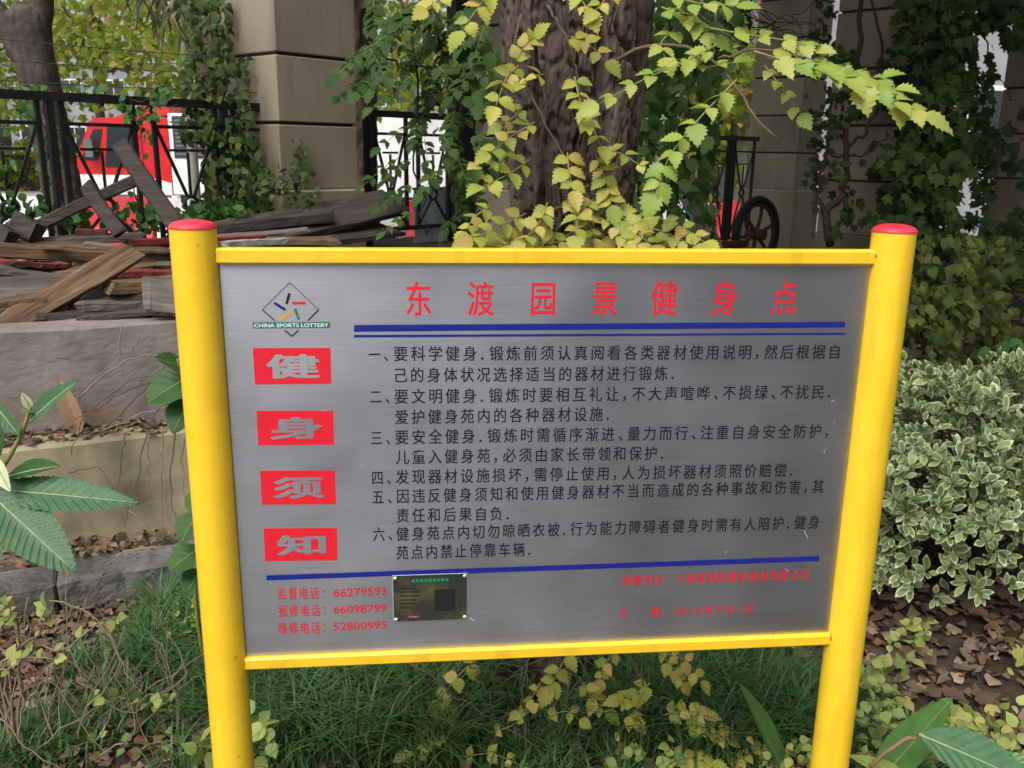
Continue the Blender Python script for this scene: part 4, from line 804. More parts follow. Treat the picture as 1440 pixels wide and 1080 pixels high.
# ================================================================== STREET TREES AND HEDGE
def street_tree(label, base, h, r, crown, nleaf, size, fork=True, mat='bark_plane', name='street_tree', lean=0, clumps=40, leafmat='l_street', tr_top=None):
    t_ = thing(name, label, 'tree', base); b = A3(*base); zt = tr_top or h*.55
    if fork:
        m = b+A3(lean*.8, 0, zt*.75)
        trunk(t_, 'trunk', [b-A3(0, 0, .2), b+A3(lean*.35, 0, zt*.35), m, m+A3(lean*.1, 0, .22)], [r*1.15, r, r*.97, r*.98, r*.4], mat, 60, 110, r*.14, 9, int(base[0]*7+50), 5)
        for q, (dx, dz) in enumerate(((-.85, 1.4), (.30, 1.6))):
            limb(t_, [m-A3(0, 0, .25), m+A3(dx*.22, .03*q, .12), m+A3(dx*.6, .05*q, dz*.4), m+A3(dx, .15*q, dz)], r*.8, r*.35, mat, 14, 12)
    else: limb(t_, [b-A3(0, 0, .2), b+A3(lean*.4, 0, h*.4), b+A3(lean, 0, h)], r, r*.4, mat, 14, 10, 'trunk')
    c, rr = crown; P, o = blob(nleaf, c, rr, clumps, .42)
    for k in range(9): e = P[rng.integers(len(P))]; s_ = b+A3(lean*.7, 0, min(zt, e[2]-.2)); limb(t_, [s_, (s_+e)/2+A3(0, 0, .15), e], r*.28, .006, mat, 8, 5, 'branch')
    Y = nrm(rng.normal(size=P.shape)+A3(0, 0, -.8)); N = nrm(o*.4+A3(0, -.5, .9)+.6*rng.normal(size=P.shape)); S = rng.uniform(.7, 1.2, len(P))*size
    V, T, ti = scatter(PALM3, P, Y, N, S); part(t_, 'crown', V, T, leafmat, tint=ti, kind='stuff')
pb = at(112, 300, 6.6); street_tree('forked plane tree with thick dark trunk behind the iron fence', (pb[0], pb[1], .0), 5, .128, ((-3.4, 8.6, 3.6), (2.4, 1.5, 1.25)), 2600, .085, tr_top=3.0, lean=-.27)
pb = at(274, 260, 11.2); street_tree('slim pale street tree behind the red truck cab', (pb[0], pb[1], 0), 5, .085, ((-3.4, 11.5, 3.5), (2.3, 1.5, 1.3)), 2600, .11, False, 'bark_pale')
pb = at(640, 260, 12.4); street_tree('street tree with mottled trunk seen through the gate', (pb[0], pb[1], 0), 5, .12, ((-.7, 12.6, 3.4), (1.8, 1.4, 1.3)), 2200, .11, False, 'bark_plane')
pb = at(150, 250, 26); street_tree('leafy street tree across the road', (pb[0], 26, 0), 7, .16, ((pb[0], 26, 4.6), (4.2, 2.5, 2.6)), 2100, .24, False)
pb = at(-30, 250, 27); street_tree('broad green street tree across the road beside the hedge', (pb[0], 27, 0), 7, .16, ((pb[0], 27, 4.4), (4.2, 2.5, 2.6)), 2100, .24, False)
pb = at(380, 250, 27); street_tree('tall yellowing street tree across the road', (pb[0], 27, 0), 7, .16, ((pb[0], 27, 4.6), (4.2, 2.5, 2.6)), 2000, .24, False)
pb = at(600, 250, 28); street_tree('green street tree across the road behind the gate', (pb[0], 28, 0), 7, .16, ((pb[0], 28, 4.4), (4.0, 2.5, 2.6)), 2000, .24, False)
pb = at(960, 250, 26); street_tree('pale leaved tree beyond the shaded fence', (pb[0], 22, 0), 7, .16, ((pb[0], 22, 3.4), (3.0, 2.0, 2.4)), 5000, .2, False)
hd = thing('hedge', 'clipped green hedge along the far pavement', 'hedge', (-4, 28.5, 0)); P = np.column_stack([rng.uniform(-26, 14, 9000), rng.uniform(27.9, 29.2, 9000), rng.uniform(0, 1.5, 9000)])
V, T, ti = scatter(LOW, P, nrm(rng.normal(size=P.shape)), nrm(rng.normal(size=P.shape)+A3(0, -.8, .8)), rng.uniform(.2, .35, len(P))); part(hd, 'foliage', V, T, 'l_street', tint=ti, kind='stuff')
V, Fs = box(-26, 14, 28.3, 28.8, .1, 1.2); part(hd, 'twig_core', V, Fs, 'stem_dark')
# low greenery at the foot of the fence
def curtain(regions, nd=(0, -.7, .6), yd=(0, -.2, -1), spread=.5):
    """leaf points: regions of (x0,y0,x1,y1, D0,D1, count, size m, gap threshold) measured on the photo, each with real depth"""
    Ps, Ss = [], []
    for k, (x0, y0, x1, y1, D0, D1, n, sz, gap) in enumerate(regions):
        x, y = rng.uniform(x0, x1, n*3), rng.uniform(y0, y1, n*3); m = vn(x/26+k*7, y/26, 40+k)*.65+vn(x/9, y/9, 60+k)*.35; kp = m > gap; x, y = x[kp][:n], y[kp][:n]
        for a, b in zip(x, y): D = rng.uniform(D0, D1); Ps.append(at(a, b, D)); Ss.append(sz*rng.uniform(.65, 1.25))
    P = np.array(Ps); return P, rdir(len(P), yd, spread), rdir(len(P), nd, spread*.8), np.array(Ss)
def creeper(name, label, cat, regions, tpl, mat, cap=300, stems=(), stem='stem_dark', loc=None, **kw):
    P, Y, N, S = curtain(regions, **kw); r = thing(name, label, cat, loc if loc is not None else P.mean(0)*A3(1, 1, 0)+A3(0, 0, P[:, 2].min()))
    for l, D, r0, r1 in stems: V, Fs = tube(curve(px3(l, D, D), 22, .012), np.linspace(r0, r1, 22), 6); part(r, 'stem', V, Fs, stem, True)
    leaf_objs(r, 'leaf', tpl, mat, P, Y, N, S, cap); return r
creeper('ground_cover', 'low green plants growing along the foot of the iron fence', 'plants', [(-10, 292, 130, 322, 4.3, 4.7, 120, .06, .3), (150, 296, 345, 330, 4.7, 5.2, 260, .06, .25), (255, 285, 385, 312, 5.0, 5.3, 140, .05, .3)], OVR, 'l_mulberry', 150, nd=(0, -.4, .9), yd=(0, -.3, .5), spread=.6)
creeper('fence_vine', 'thin vine with scattered leaves climbing the iron fence', 'vine', [(20, 118, 240, 168, 4.6, 5.0, 190, .042, .44), (55, 160, 85, 300, 4.5, 4.7, 45, .045, .3), (180, 150, 215, 290, 4.9, 5.1, 32, .042, .3), (-5, 200, 30, 300, 4.2, 4.4, 20, .045, .3)], OVR, 'l_mulberry', 200, stems=[([(-10, 132), (80, 138), (180, 143), (250, 146)], 4.75, .004, .003), ([(60, 310), (66, 220), (58, 140)], 4.55, .004, .003), ([(195, 300), (192, 220), (200, 146)], 5.0, .004, .003)])
creeper('pillar_ivy', 'dense ivy wrapped round the lit side of the beige pillar', 'ivy', [(262, -10, 325, 90, 5.1, 5.5, 230, .05, .30), (255, 80, 350, 200, 5.0, 5.4, 400, .05, .30), (285, 190, 370, 300, 5.0, 5.3, 330, .05, .30), (330, 230, 450, 300, 4.95, 5.1, 150, .045, .36), (410, 200, 430, 270, 5.15, 5.3, 40, .04, .3)], PALM3, 'l_ivy', 300, stems=[([(330, 310), (318, 200), (312, 100), (305, -5)], 5.35, .012, .006), ([(350, 300), (345, 220), (330, 140)], 5.3, .009, .005), ([(420, 270), (422, 235), (421, 195)], 5.28, .004, .002)])
# ------------------------------------------------------------------ shaded right-hand side
creeper('woody_ivy', 'woody stemmed ivy clinging to the broad shaded pillar', 'ivy', [(1170, 60, 1260, 330, 5.9, 6.15, 200, .07, .48), (1258, -10, 1370, 130, 5.6, 6.1, 400, .085, .25), (1268, 120, 1360, 240, 5.5, 6.0, 420, .085, .25), (1240, 210, 1350, 345, 5.3, 5.9, 380, .085, .28), (1130, 130, 1170, 300, 6.3, 6.8, 60, .06, .4), (1142, -10, 1180, 340, 6.4, 6.9, 110, .06, .36)], PALM5, 'l_ivy', 300,
        stems=[([(1168, 345), (1160, 305), (1185, 270), (1190, 200), (1200, 120), (1212, -5)], 6.0, .028, .016), ([(1160, 310), (1152, 260), (1168, 170), (1160, 120)], 6.1, .018, .01), ([(1190, 215), (1225, 170), (1240, 90), (1225, 0)], 6.0, .014, .008), ([(1250, 340), (1262, 220), (1275, 100), (1290, -5)], 5.95, .016, .01), ([(1170, 220), (1215, 215), (1250, 190)], 6.0, .008, .005), ([(1195, 140), (1225, 120), (1265, 120)], 6.0, .008, .005)], spread=.45)
creeper('ivy_curtain', 'dark ivy hanging between the shaded pillars', 'ivy', [(1350, -10, 1445, 60, 6.0, 7.0, 180, .09, .4), (1335, 60, 1400, 340, 6.3, 7.2, 260, .085, .38), (1370, 150, 1445, 345, 6.6, 7.4, 150, .08, .5), (1280, 330, 1445, 400, 5.4, 6.2, 260, .09, .3)], PALM5, 'l_ivy', 220,
        stems=[([(1372, -5), (1388, 60), (1395, 100), (1430, 140)], 6.2, .006, .003), ([(1400, 215), (1402, 260), (1394, 288)], 6.0, .004, .002), ([(1300, 30), (1302, 60), (1278, 90)], 5.2, .004, .002), ([(1440, 195), (1410, 205), (1380, 172)], 6.3, .005, .003)], spread=.45)
creeper('bare_creeper', 'tangle of bare creeper twigs against the pale building', 'creeper', [(1010, -10, 1060, 60, 6.5, 7.5, 60, .06, .4)], OV, 'l_ivy', 60, stems=[([(1000+rng.uniform(0, 40), rng.uniform(-10, 60)), (1060+rng.uniform(-25, 25), rng.uniform(0, 60)), (1110+rng.uniform(-20, 20), rng.uniform(-10, 90)), (1165+rng.uniform(-20, 10), rng.uniform(-20, 130))], 7.2+rng.uniform(-.3, .3), .005, .002) for i in range(9)])
creeper('understory_shrub', 'olive-green drooping shrub in the shade behind the yellow post', 'shrub', [(1255, 330, 1370, 450, 3.7, 4.4, 520, .055, .47), (1240, 400, 1345, 540, 3.5, 4.3, 620, .052, .44), (1340, 330, 1445, 470, 4.2, 5.2, 330, .055, .50), (1350, 430, 1445, 560, 4.4, 5.0, 260, .055, .50)], SER2, 'l_olive', 300,
        stems=[([(1290, 560), (1310, 470), (1330, 380)], 4.2, .012, .006), ([(1270, 560), (1275, 470), (1268, 370)], 4.0, .01, .005), ([(1390, 560), (1380, 470), (1400, 380)], 4.7, .012, .006)], nd=(-.1, -.5, .8), yd=(.2, -.35, -.8), spread=.45)
creeper('sapling', 'bright green sapling leaves beside the brown trunk', 'sapling', [(1392, 470, 1446, 550, 3.7, 3.9, 32, .062, .2), (1420, 575, 1446, 600, 3.7, 3.8, 6, .06, .1)], OVR, 'l_mulberry', 60, stems=[([(1440, 640), (1432, 560), (1415, 500)], 3.8, .004, .002)], nd=(-.1, -.6, .8), yd=(-.5, -.2, -.2))
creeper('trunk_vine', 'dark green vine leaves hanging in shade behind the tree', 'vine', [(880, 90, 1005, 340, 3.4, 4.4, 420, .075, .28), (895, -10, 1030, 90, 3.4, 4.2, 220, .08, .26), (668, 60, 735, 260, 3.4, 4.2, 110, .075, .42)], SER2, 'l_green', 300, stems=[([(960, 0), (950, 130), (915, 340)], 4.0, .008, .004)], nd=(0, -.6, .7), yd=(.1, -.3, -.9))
rb = onz(1425, 648, 0); t_ = thing('side_tree', 'brown leaning tree trunk beside the variegated bush', 'tree', (rb[0]+.12, rb[1], 0))
trunk(t_, 'trunk', [(rb[0]-.02, rb[1], -.2), (rb[0]+.10, rb[1], .45), (rb[0]+.3, rb[1]+.05, 1.0), (rb[0]+.55, rb[1]+.1, 2.2), (rb[0]+.7, rb[1]+.2, 4)], [.15, .13, .12, .11, .1], 'bark', 110, 170, .012, 10, 8)
P, o = blob(5000, (rb[0]+.9, rb[1]+.8, 4.6), (2.0, 1.8, .9), 30, .4, low=3.3); V, T, ti = scatter(LOW, P, nrm(rng.normal(size=P.shape)), nrm(o+A3(0, 0, .8)), rng.uniform(.12, .2, len(P))); part(t_, 'crown', V, T, 'l_canopy', tint=ti, kind='stuff')
# hairy palm behind the pillar
pm = thing('fan_palm', 'fan palm with shaggy trunk and hanging fronds behind the pillar', 'palm', (-1.35, 7.4, 0)); trunk(pm, 'trunk', [(-1.32, 7.4, -.1), (-1.3, 7.4, 1.5), (-1.25, 7.4, 3.6)], [.17, .17, .19], 'palm_fibre', 60, 120, .03, 14, 12, 9)
def frond(root, base, d, droop, L_, nl=22):
    d = nrm(d); c = base+d*.9+A3(0, 0, -.1*droop); V, Fs = tube(curve([base, base+d*.5+A3(0, 0, .12), c], 10), np.linspace(.014, .008, 10), 5); part(root, 'frond_stalk', V, Fs, 'palm_fibre', True)
    s = nrm(np.cross(d, A3(0, 0, 1))); Vs, Ts, o = [], [], 0
    for i in range(nl):
        a = -1.9+3.8*i/(nl-1); e = d*math.cos(a)+s*math.sin(a); w = .014
        for q in range(5):
            u = q/4; p = c+e*L_*u*(1-.25*u*droop)+A3(0, 0, -droop*L_*.75*u*u); ww = w*(1-u)**.6*(1 if q else .4)+.001; pe = nrm(np.cross(e, A3(0, 0, 1)))*ww; Vs += [p-pe, p+pe]
        for q in range(4): b_ = o+2*q; Ts += [(b_, b_+1, b_+3), (b_, b_+3, b_+2)]
        o += 10
    part(root, 'frond', np.array(Vs), np.array(Ts), 'palm', tint=np.repeat(rng.random(nl), 10))
for a in range(7): frond(pm, A3(-1.25, 7.4, 3.5), A3(math.cos(a*.9), math.sin(a*.9), .25), .8, .75)
fp = thing('drooping_palm', 'dry-tipped palm fronds hanging at the top above the fence', 'palm', at(285, -200, 7.2)*A3(1, 1, 0)); b_ = at(285, -150, 7.2); V, Fs = tube([b_*A3(1, 1, 0), b_], .13, 12); part(fp, 'trunk', V, Fs, 'palm_fibre', True)
for q, (x, y) in enumerate(((245, -25), (282, -30), (215, -50), (330, -60))):
    e = at(x, y, 6.7); c = b_-A3(0, 0, .05); V, Fs = tube(curve([c, (c+e)/2+A3(0, 0, .12), e], 8), .012, 5); part(fp, 'frond_stalk', V, Fs, 'palm_fibre', True); Vs, Ts, o = [], [], 0
    for i in range(20):
        g = (i-9.5)/9.5
        for k in range(5): u = k/4; p = e+A3(g*.28*math.sin(u*1.5)+.02*rng.normal(), .05*rng.normal(), -.50*u*(1-.35*abs(g))); w = .011*(1-u)**.5+.001; Vs += [p-A3(w, 0, 0), p+A3(w, .004, 0)]
        for k in range(4): h_ = o+2*k; Ts += [(h_, h_+1, h_+3), (h_, h_+3, h_+2)]
        o += 10
    part(fp, 'frond', np.array(Vs), np.array(Ts), 'palm', tint=np.repeat(rng.random(20), 10))

# unseen trees behind the viewer, added to darken the steel panel's reflection
for x, y, lab in ((4.6, -4.5, 'unseen leafy tree added at the back right to darken the steel reflection'), (7.5, 1.0, 'unseen leafy tree added on the right to shade and darken the reflection'), (-1.5, -13, 'unseen tall tree added far behind the viewer for the steel reflection'), (5.5, -11, 'unseen broad tree added behind the viewer for the steel reflection')):
    street_tree(lab, (x, y, 0), 5, .14, ((x, y, 3.6), (2.4, 2.2, 2.4)), 2600, .26, False, leafmat='l_canopy', name='added_reflection_tree')
# ================================================================== VARIEGATED BUSH
def var_leaf():
    rows = 5; V, T, mi = [], [], []; fs = (-1, -.70, 0, .70, 1)
    for i in range(rows+1):
        t = i/rows; w = .23*math.sin(math.pi*min(1, .06+t**1.25*.94)) if 0 < i < rows else .01
        for f in fs: V.append((w*f, t, .12*abs(w*f)-.10*(t-.4)**2))
    for i in range(rows):
        for k in range(4):
            a, b, c, d = i*5+k, i*5+k+1, (i+1)*5+k+1, (i+1)*5+k; T += [(a, b, c), (a, c, d)]; e = 1 if k in (0, 3) or i == rows-1 else 0; mi += [e, e]
    return np.array(V), np.array(T), np.array(mi)
VV, VT, VM = var_leaf(); VARL = (VV, VT)
bush = thing('variegated_bush', 'rounded cream and green variegated bush beside the right yellow post', 'bush', (1.62, 3.0, 0)); bc, br = A3(1.63, 3.02, .34), A3(.60, .52, .47)
Pl, Yl, Nl, Sl = [], [], [], []
for i in range(1500):
    d = nrm(rng.normal(size=3)); d[2] = abs(d[2])*1.0-.42*(rng.random() < .42); d = nrm(d); lump = 1+.16*(vn(d[0]*3+5, d[2]*3+d[1]*2+5, 77)-.5)*2; rad = (.80+.22*rng.random() if i < 1150 else rng.uniform(.5, .85))*lump; p = bc+d*br*rad
    if p[2] < .09: continue
    ax_ = nrm(d*A3(1, 1, .8)+A3(0, 0, .55)+rng.normal(0, .25, 3)); n = int(rng.integers(5, 8)); s1 = nrm(np.cross(ax_, A3(.3, .2, 1))); s2 = np.cross(ax_, s1)
    for k in range(n):
        a = k*2.4+rng.random()*.5; y = nrm((math.cos(a)*s1+math.sin(a)*s2)*(.9 if k > 1 else .45)+ax_*(.55 if k > 1 else 1.1)); Pl.append(p+y*.006-ax_*.008*(k % 3)); Yl.append(y); Nl.append(nrm(ax_+.2*rng.normal(size=3)-.3*y)); Sl.append(rng.uniform(.036, .060))
for k in range(46):
    i = rng.integers(len(Pl)); e = Pl[i]; V, Fs = tube(curve([bc*A3(1, 1, 0)+A3(rng.normal(0, .05), rng.normal(0, .05), 0), (bc*A3(1, 1, 0)+e)/2+A3(0, 0, .05), e], 8, .01), np.linspace(.010, .002, 8), 5); part(bush, 'branch', V, Fs, 'stem_dark', True)
leaf_objs(bush, 'leaf', VARL, ['l_var_c', 'l_var_e'], Pl, Yl, Nl, Sl, 300, midx=VM)

# ================================================================== NEAR PLANTS
def big_leaf(L_, w, ribs, bend, fold, rows=60, cols=6, tooth=.05, ridge=.013):
    V, T, mi = [], [], []; n = 2*cols+1
    for i in range(rows+1):
        t = i/rows; ww = w*(math.sin(math.pi*min(1, t**.8))**.75) if 0 < i < rows else .002
        for k in range(-cols, cols+1):
            f = k/cols; y = t+.10*abs(f)*ww/w*.6*(1-t)+(.008*(i % 2) if abs(k) == cols else 0); x = ww*f*(1+tooth*(i % 2)*(abs(k) == cols))
            z = ridge*math.sin((t*ribs-abs(f)*1.6)*2*math.pi)*min(1, abs(f)*2.5)*(1-.3*abs(f))+fold*abs(x)-bend*t*t; V.append((x*L_, y*L_, z*L_))
    for i in range(rows):
        for k in range(n-1): a = i*n+k; T += [(a, a+1, a+n+1), (a, a+n+1, a+n)]; mi += [0, 0]
    return np.array(V), np.array(T)
def put_leaf(root, nm, base, tip, w, mat, nb=(0, -.5, .9), ribs=11, bend=.1, fold=.25, ribmat='l_loquat_rib', **kw):
    base, tip = A3(*base), A3(*tip); d = tip-base; L_ = float(np.linalg.norm(d)); V, T = big_leaf(L_, w/L_, ribs, bend, fold, **kw); X, Y, Z = frames(d[None], A3(*nb)[None]); R3 = np.stack([X[0], Y[0], Z[0]], 1)
    o = part(root, nm, V@R3.T+base, T, mat, True)
    c = np.array([(0, t*L_, (-bend*t*t+.004)*L_) for t in np.linspace(0, .97, 9)])@R3.T+base; Vt, Ft = tube(c, np.linspace(.0026, .0008, 9), 5); part(o, 'midrib', Vt, Ft, ribmat, True); return o
lq = thing('loquat_sapling', 'loquat sapling with big ribbed leaves in front of the wall', 'sapling', (-1.36, 1.75, 0))
V, Fs = tube(curve([(-1.36, 1.75, -.05), (-1.3, 1.74, .5), at(-30, 700, 1.72), at(5, 655, 1.7), at(30, 610, 1.7), at(44, 570, 1.7)], 20), np.linspace(.009, .003, 20), 7); part(lq, 'stem', V, Fs, 'stem_green', True)
put_leaf(lq, 'leaf', at(-22, 688, 1.68), at(190, 703, 1.62), .036, 'l_loquat', (.1, -.75, .75), 15, .05, .15); put_leaf(lq, 'leaf', at(-18, 690, 1.66), at(103, 802, 1.55), .048, 'l_loquat', (.15, -.8, .65), 15, .05, .1)
put_leaf(lq, 'leaf', at(8, 672, 1.70), at(76, 648, 1.66), .026, 'l_mulberry', (0, -.45, .9), 6, .12, .3, ridge=.004); put_leaf(lq, 'leaf', at(42, 594, 1.70), at(98, 535, 1.66), .022, 'l_loquat', (-.6, -.8, .4), 8, .1, .4, ridge=.004)
put_leaf(lq, 'leaf', at(44, 576, 1.70), at(31, 553, 1.69), .009, 'l_young', (.3, -.9, .3), 4, .05, .2, ridge=.003); put_leaf(lq, 'leaf', at(45, 580, 1.70), at(30, 578, 1.67), .011, 'l_weed', (0, -.8, .6), 4, .1, .3, ridge=.003)
put_leaf(lq, 'leaf', at(-6, 570, 1.7), at(26, 612, 1.68), .016, 'l_loquat', (-.2, -.6, .7), 6, .05, .3, ridge=.004); put_leaf(lq, 'leaf', at(-12, 640, 1.68), at(12, 690, 1.62), .016, 'l_young', (0, -.9, .3), 4, .05, .2, ridge=.002); put_leaf(lq, 'leaf', at(0, 640, 1.69), at(-25, 560, 1.68), .018, 'l_loquat', (.4, -.8, .4), 7, .05, .2, ridge=.004)
put_leaf(lq, 'leaf', at(-20, 700, 1.64), at(-30, 830, 1.55), .04, 'l_loquat', (.3, -.8, .5), 12, .05, .1)
dl = thing('dead_leaf', 'big dry brown leaf standing on the wall ledge', 'leaf', at(110, 612, 3.02)); put_leaf(dl, 'blade', at(113, 613, 3.04), at(82, 540, 3.0), .036, 'l_dead', (.2, -1, .2), 5, .2, .4, ribmat='l_dead', ridge=.004)
mu = thing('mulberry_shoot', 'green mulberry shoot with lobed leaves behind the left yellow post', 'shoot', (-.85, 2.3, 0))
V, Fs = tube(curve([(-.88, 2.3, -.05), at(275, 840, 2.25), at(282, 700, 2.2), at(262, 560, 2.15), at(250, 505, 2.1)], 16), np.linspace(.006, .003, 16), 6); part(mu, 'stem', V, Fs, 'stem_green', True)
for b0_, t0_, w in (((262, 520), (222, 500), .030), ((268, 530), (204, 562), .052), ((270, 560), (240, 607), .042), ((280, 720), (252, 762), .038), ((282, 770), (236, 800), .04), ((285, 800), (262, 830), .035), ((285, 690), (268, 720), .03), ((290, 540), (262, 545), .04)):
    put_leaf(mu, 'leaf', at(*b0_, 2.12), at(*t0_, 2.06), w, 'l_mulberry', (-.1, -.65, .8), 5, .12, .2, tooth=.14, ridge=.006, ribmat='stem_green')
bl = thing('broad_leaf_shoot', 'single upright broad green blade in the grass by the right post', 'leaf', (.55, 1.9, 0)); put_leaf(bl, 'blade', at(1105, 1095, 1.85), at(1046, 962, 1.8), .028, 'l_blade', (.75, -.65, .2), 1, .04, .5, tooth=0, ridge=.001, ribmat='stem_green')
tl = thing('tulip_leaf_plant', 'arching broad green leaf beside the base of the right post', 'plant', (.92, 1.8, 0)); put_leaf(tl, 'blade', at(1225, 1110, 1.72), at(1342, 982, 1.72), .042, 'l_blade', (-.6, -.6, .55), 1, -.05, .5, tooth=0, ridge=.001, ribmat='stem_green')
put_leaf(tl, 'blade', at(1285, 1105, 1.7), at(1212, 1060, 1.66), .02, 'l_privet', (0, -.6, .8), 1, .2, .4, tooth=0, ridge=.001, ribmat='stem_green')
V, Fs = tube(curve([at(1210, 1090, 1.68), at(1240, 1062, 1.66), at(1275, 1040, 1.66), at(1290, 1035, 1.66)], 10, .002), [.002, .003, .004, .004, .005, .004, .005, .006, .004, .002], 6); part(tl, 'withered_tip', wobble(V, .004, 60, 2), Fs, 'l_dead', True)
ll = thing('loquat_shoot', 'big ribbed loquat leaf poking up at the leaf litter', 'leaf', (1.15, 1.6, 0)); put_leaf(ll, 'blade', at(1292, 1033, 1.6), at(1470, 1105, 1.5), .052, 'l_loquat', (0, -.55, .85), 9, .08, .15); put_leaf(ll, 'blade', at(1390, 1068, 1.65), at(1470, 1075, 1.6), .02, 'l_blade', (0, -.5, .9), 6, .05, .2)
V, Fs = tube([(1.15, 1.62, -.05), (1.1, 1.62, .25), tuple(at(1292, 1033, 1.6))], .005, 6); part(ll, 'stalk', V, Fs, 'stem_green', True)
def small_shrub(name, label, base, tips, nl, size, mat, tpl=OVR, stem='dry', cap=120, r0=.004):
    r = thing(name, label, 'shrub', base); P, Y, N, S = [], [], [], []
    for pts in tips:
        C_ = curve([base]+list(pts), 14, .004); V, Fs = tube(C_, np.linspace(r0, .0015, 14), 5); part(r, 'stem', V, Fs, stem, True)
        for k in range(nl):
            u = rng.integers(6, 14); p = C_[u]; d = nrm(C_[min(u+1, 13)]-C_[u-1]); sd = nrm(np.cross(d, A3(0, -.6, .8)))*(1 if k % 2 else -1); y = nrm(d*.5+sd*.8+rng.normal(0, .2, 3)); P.append(p); Y.append(y); N.append(nrm(A3(0, -.6, .8)+rng.normal(0, .3, 3))); S.append(size*rng.uniform(.6, 1.2))
        P.append(C_[-1]); Y.append(nrm(C_[-1]-C_[-3])); N.append(nrm(A3(0, -.7, .7)+rng.normal(0, .2, 3))); S.append(size*1.1)
    leaf_objs(r, 'leaf', tpl, mat, P, Y, N, S, cap)
small_shrub('fading_shrub', 'sparse shrub with pale yellow-green leaves in front of the kerb', (-1.25, 1.95, 0), [px3(l, 1.95, D) for l, D in (([(20, 930), (90, 915), (132, 880), (165, 868)], 1.85), ([(10, 935), (60, 890), (72, 862)], 1.9), ([(5, 950), (30, 900), (15, 855)], 1.88), ([(0, 940), (40, 925), (80, 925)], 1.86), ([(30, 935), (62, 880), (60, 850)], 1.9), ([(-10, 900), (0, 870), (5, 850)], 1.86), ([(-10, 960), (10, 940), (20, 935)], 1.84))], 5, .034, 'l_privet', OV)
# dry stems at the left
ds = thing('dead_stalks', 'bundle of dry straw-coloured stalks in front of the wall', 'stalks', (-1.1, 2.0, 0))
for l, D0, D1 in (([(85, 1085), (87, 980), (90, 880), (95, 805)], 1.95, 2.1), ([(-5, 1060), (18, 980), (28, 930), (40, 840)], 1.9, 2.0), ([(85, 1070), (60, 990), (40, 920), (38, 840)], 1.95, 2.05), ([(100, 1075), (125, 980), (165, 920), (175, 880)], 1.95, 2.1), ([(70, 845), (110, 855), (150, 890), (195, 965)], 2.3, 2.1), ([(150, 880), (180, 950), (200, 975)], 2.2, 2.1), ([(0, 850), (60, 930), (120, 1000)], 2.0, 2.0), ([(20, 1080), (110, 1010), (180, 975)], 1.9, 2.0), ([(198, 982), (197, 945)], 2.05, 2.05), ([(205, 970), (240, 950), (292, 915)], 2.15, 2.1), ([(180, 1040), (240, 980), (290, 940)], 2.0, 2.1), ([(210, 1085), (270, 1050), (305, 1030)], 1.9, 1.9), ([(0, 1010), (50, 1060), (90, 1085)], 1.9, 1.85), ([(-10, 900), (70, 960), (160, 1080)], 1.95, 1.9), ([(110, 960), (180, 1000), (215, 985)], 2.0, 2.0))+tuple(([(x, y), (x+rng.uniform(-40, 60), y-rng.uniform(30, 80)), (x+rng.uniform(-60, 110), y-rng.uniform(60, 190))], D, D+rng.uniform(-.05, .15)) for x, y, D in zip(rng.uniform(-20, 250, 20), rng.uniform(940, 1090, 20), rng.uniform(1.85, 2.1, 20))):
    V, Fs = tube(curve(px3(l, D0, D1), 12, .003), np.linspace(.0024, .001, 12), 5); part(ds, 'stalk', V, Fs, 'dry', True)
dw = thing('dry_creeper', 'bare dry creeper stems spread over the cream wall', 'creeper', (-1.2, 2.95, .1))
for l, D in (([(250, 530), (190, 545), (140, 570), (60, 615)], 2.98), ([(240, 570), (180, 590), (110, 618)], 2.95), ([(255, 560), (215, 585), (190, 680), (175, 740)], 2.9), ([(248, 600), (240, 690), (250, 740)], 2.92), ([(228, 600), (226, 680), (228, 760)], 2.92), ([(262, 600), (255, 650), (262, 730)], 2.95), ([(230, 770), (170, 780), (130, 820), (105, 845)], 2.72), ([(180, 715), (215, 750), (228, 770)], 2.9), ([(175, 610), (170, 660), (165, 690)], 2.96), ([(95, 665), (140, 660), (160, 690)], 2.94), ([(260, 520), (180, 540), (120, 590), (100, 640)], 2.96), ([(30, 555), (60, 515), (120, 495)], 3.1), ([(170, 455), (168, 510), (180, 560)], 3.12), ([(195, 470), (185, 500), (200, 540)], 3.12), ([(110, 560), (170, 510), (225, 500), (265, 520)], 3.08), ([(150, 600), (205, 545), (262, 480)], 3.04), ([(205, 610), (208, 650), (210, 700)], 2.95)):
    V, Fs = tube(curve(px3(l, D), 14, .004), np.linspace(.0032, .0012, 14), 5); part(dw, 'stem', V, Fs, 'dry' if rng.random() < .6 else 'stem', True)
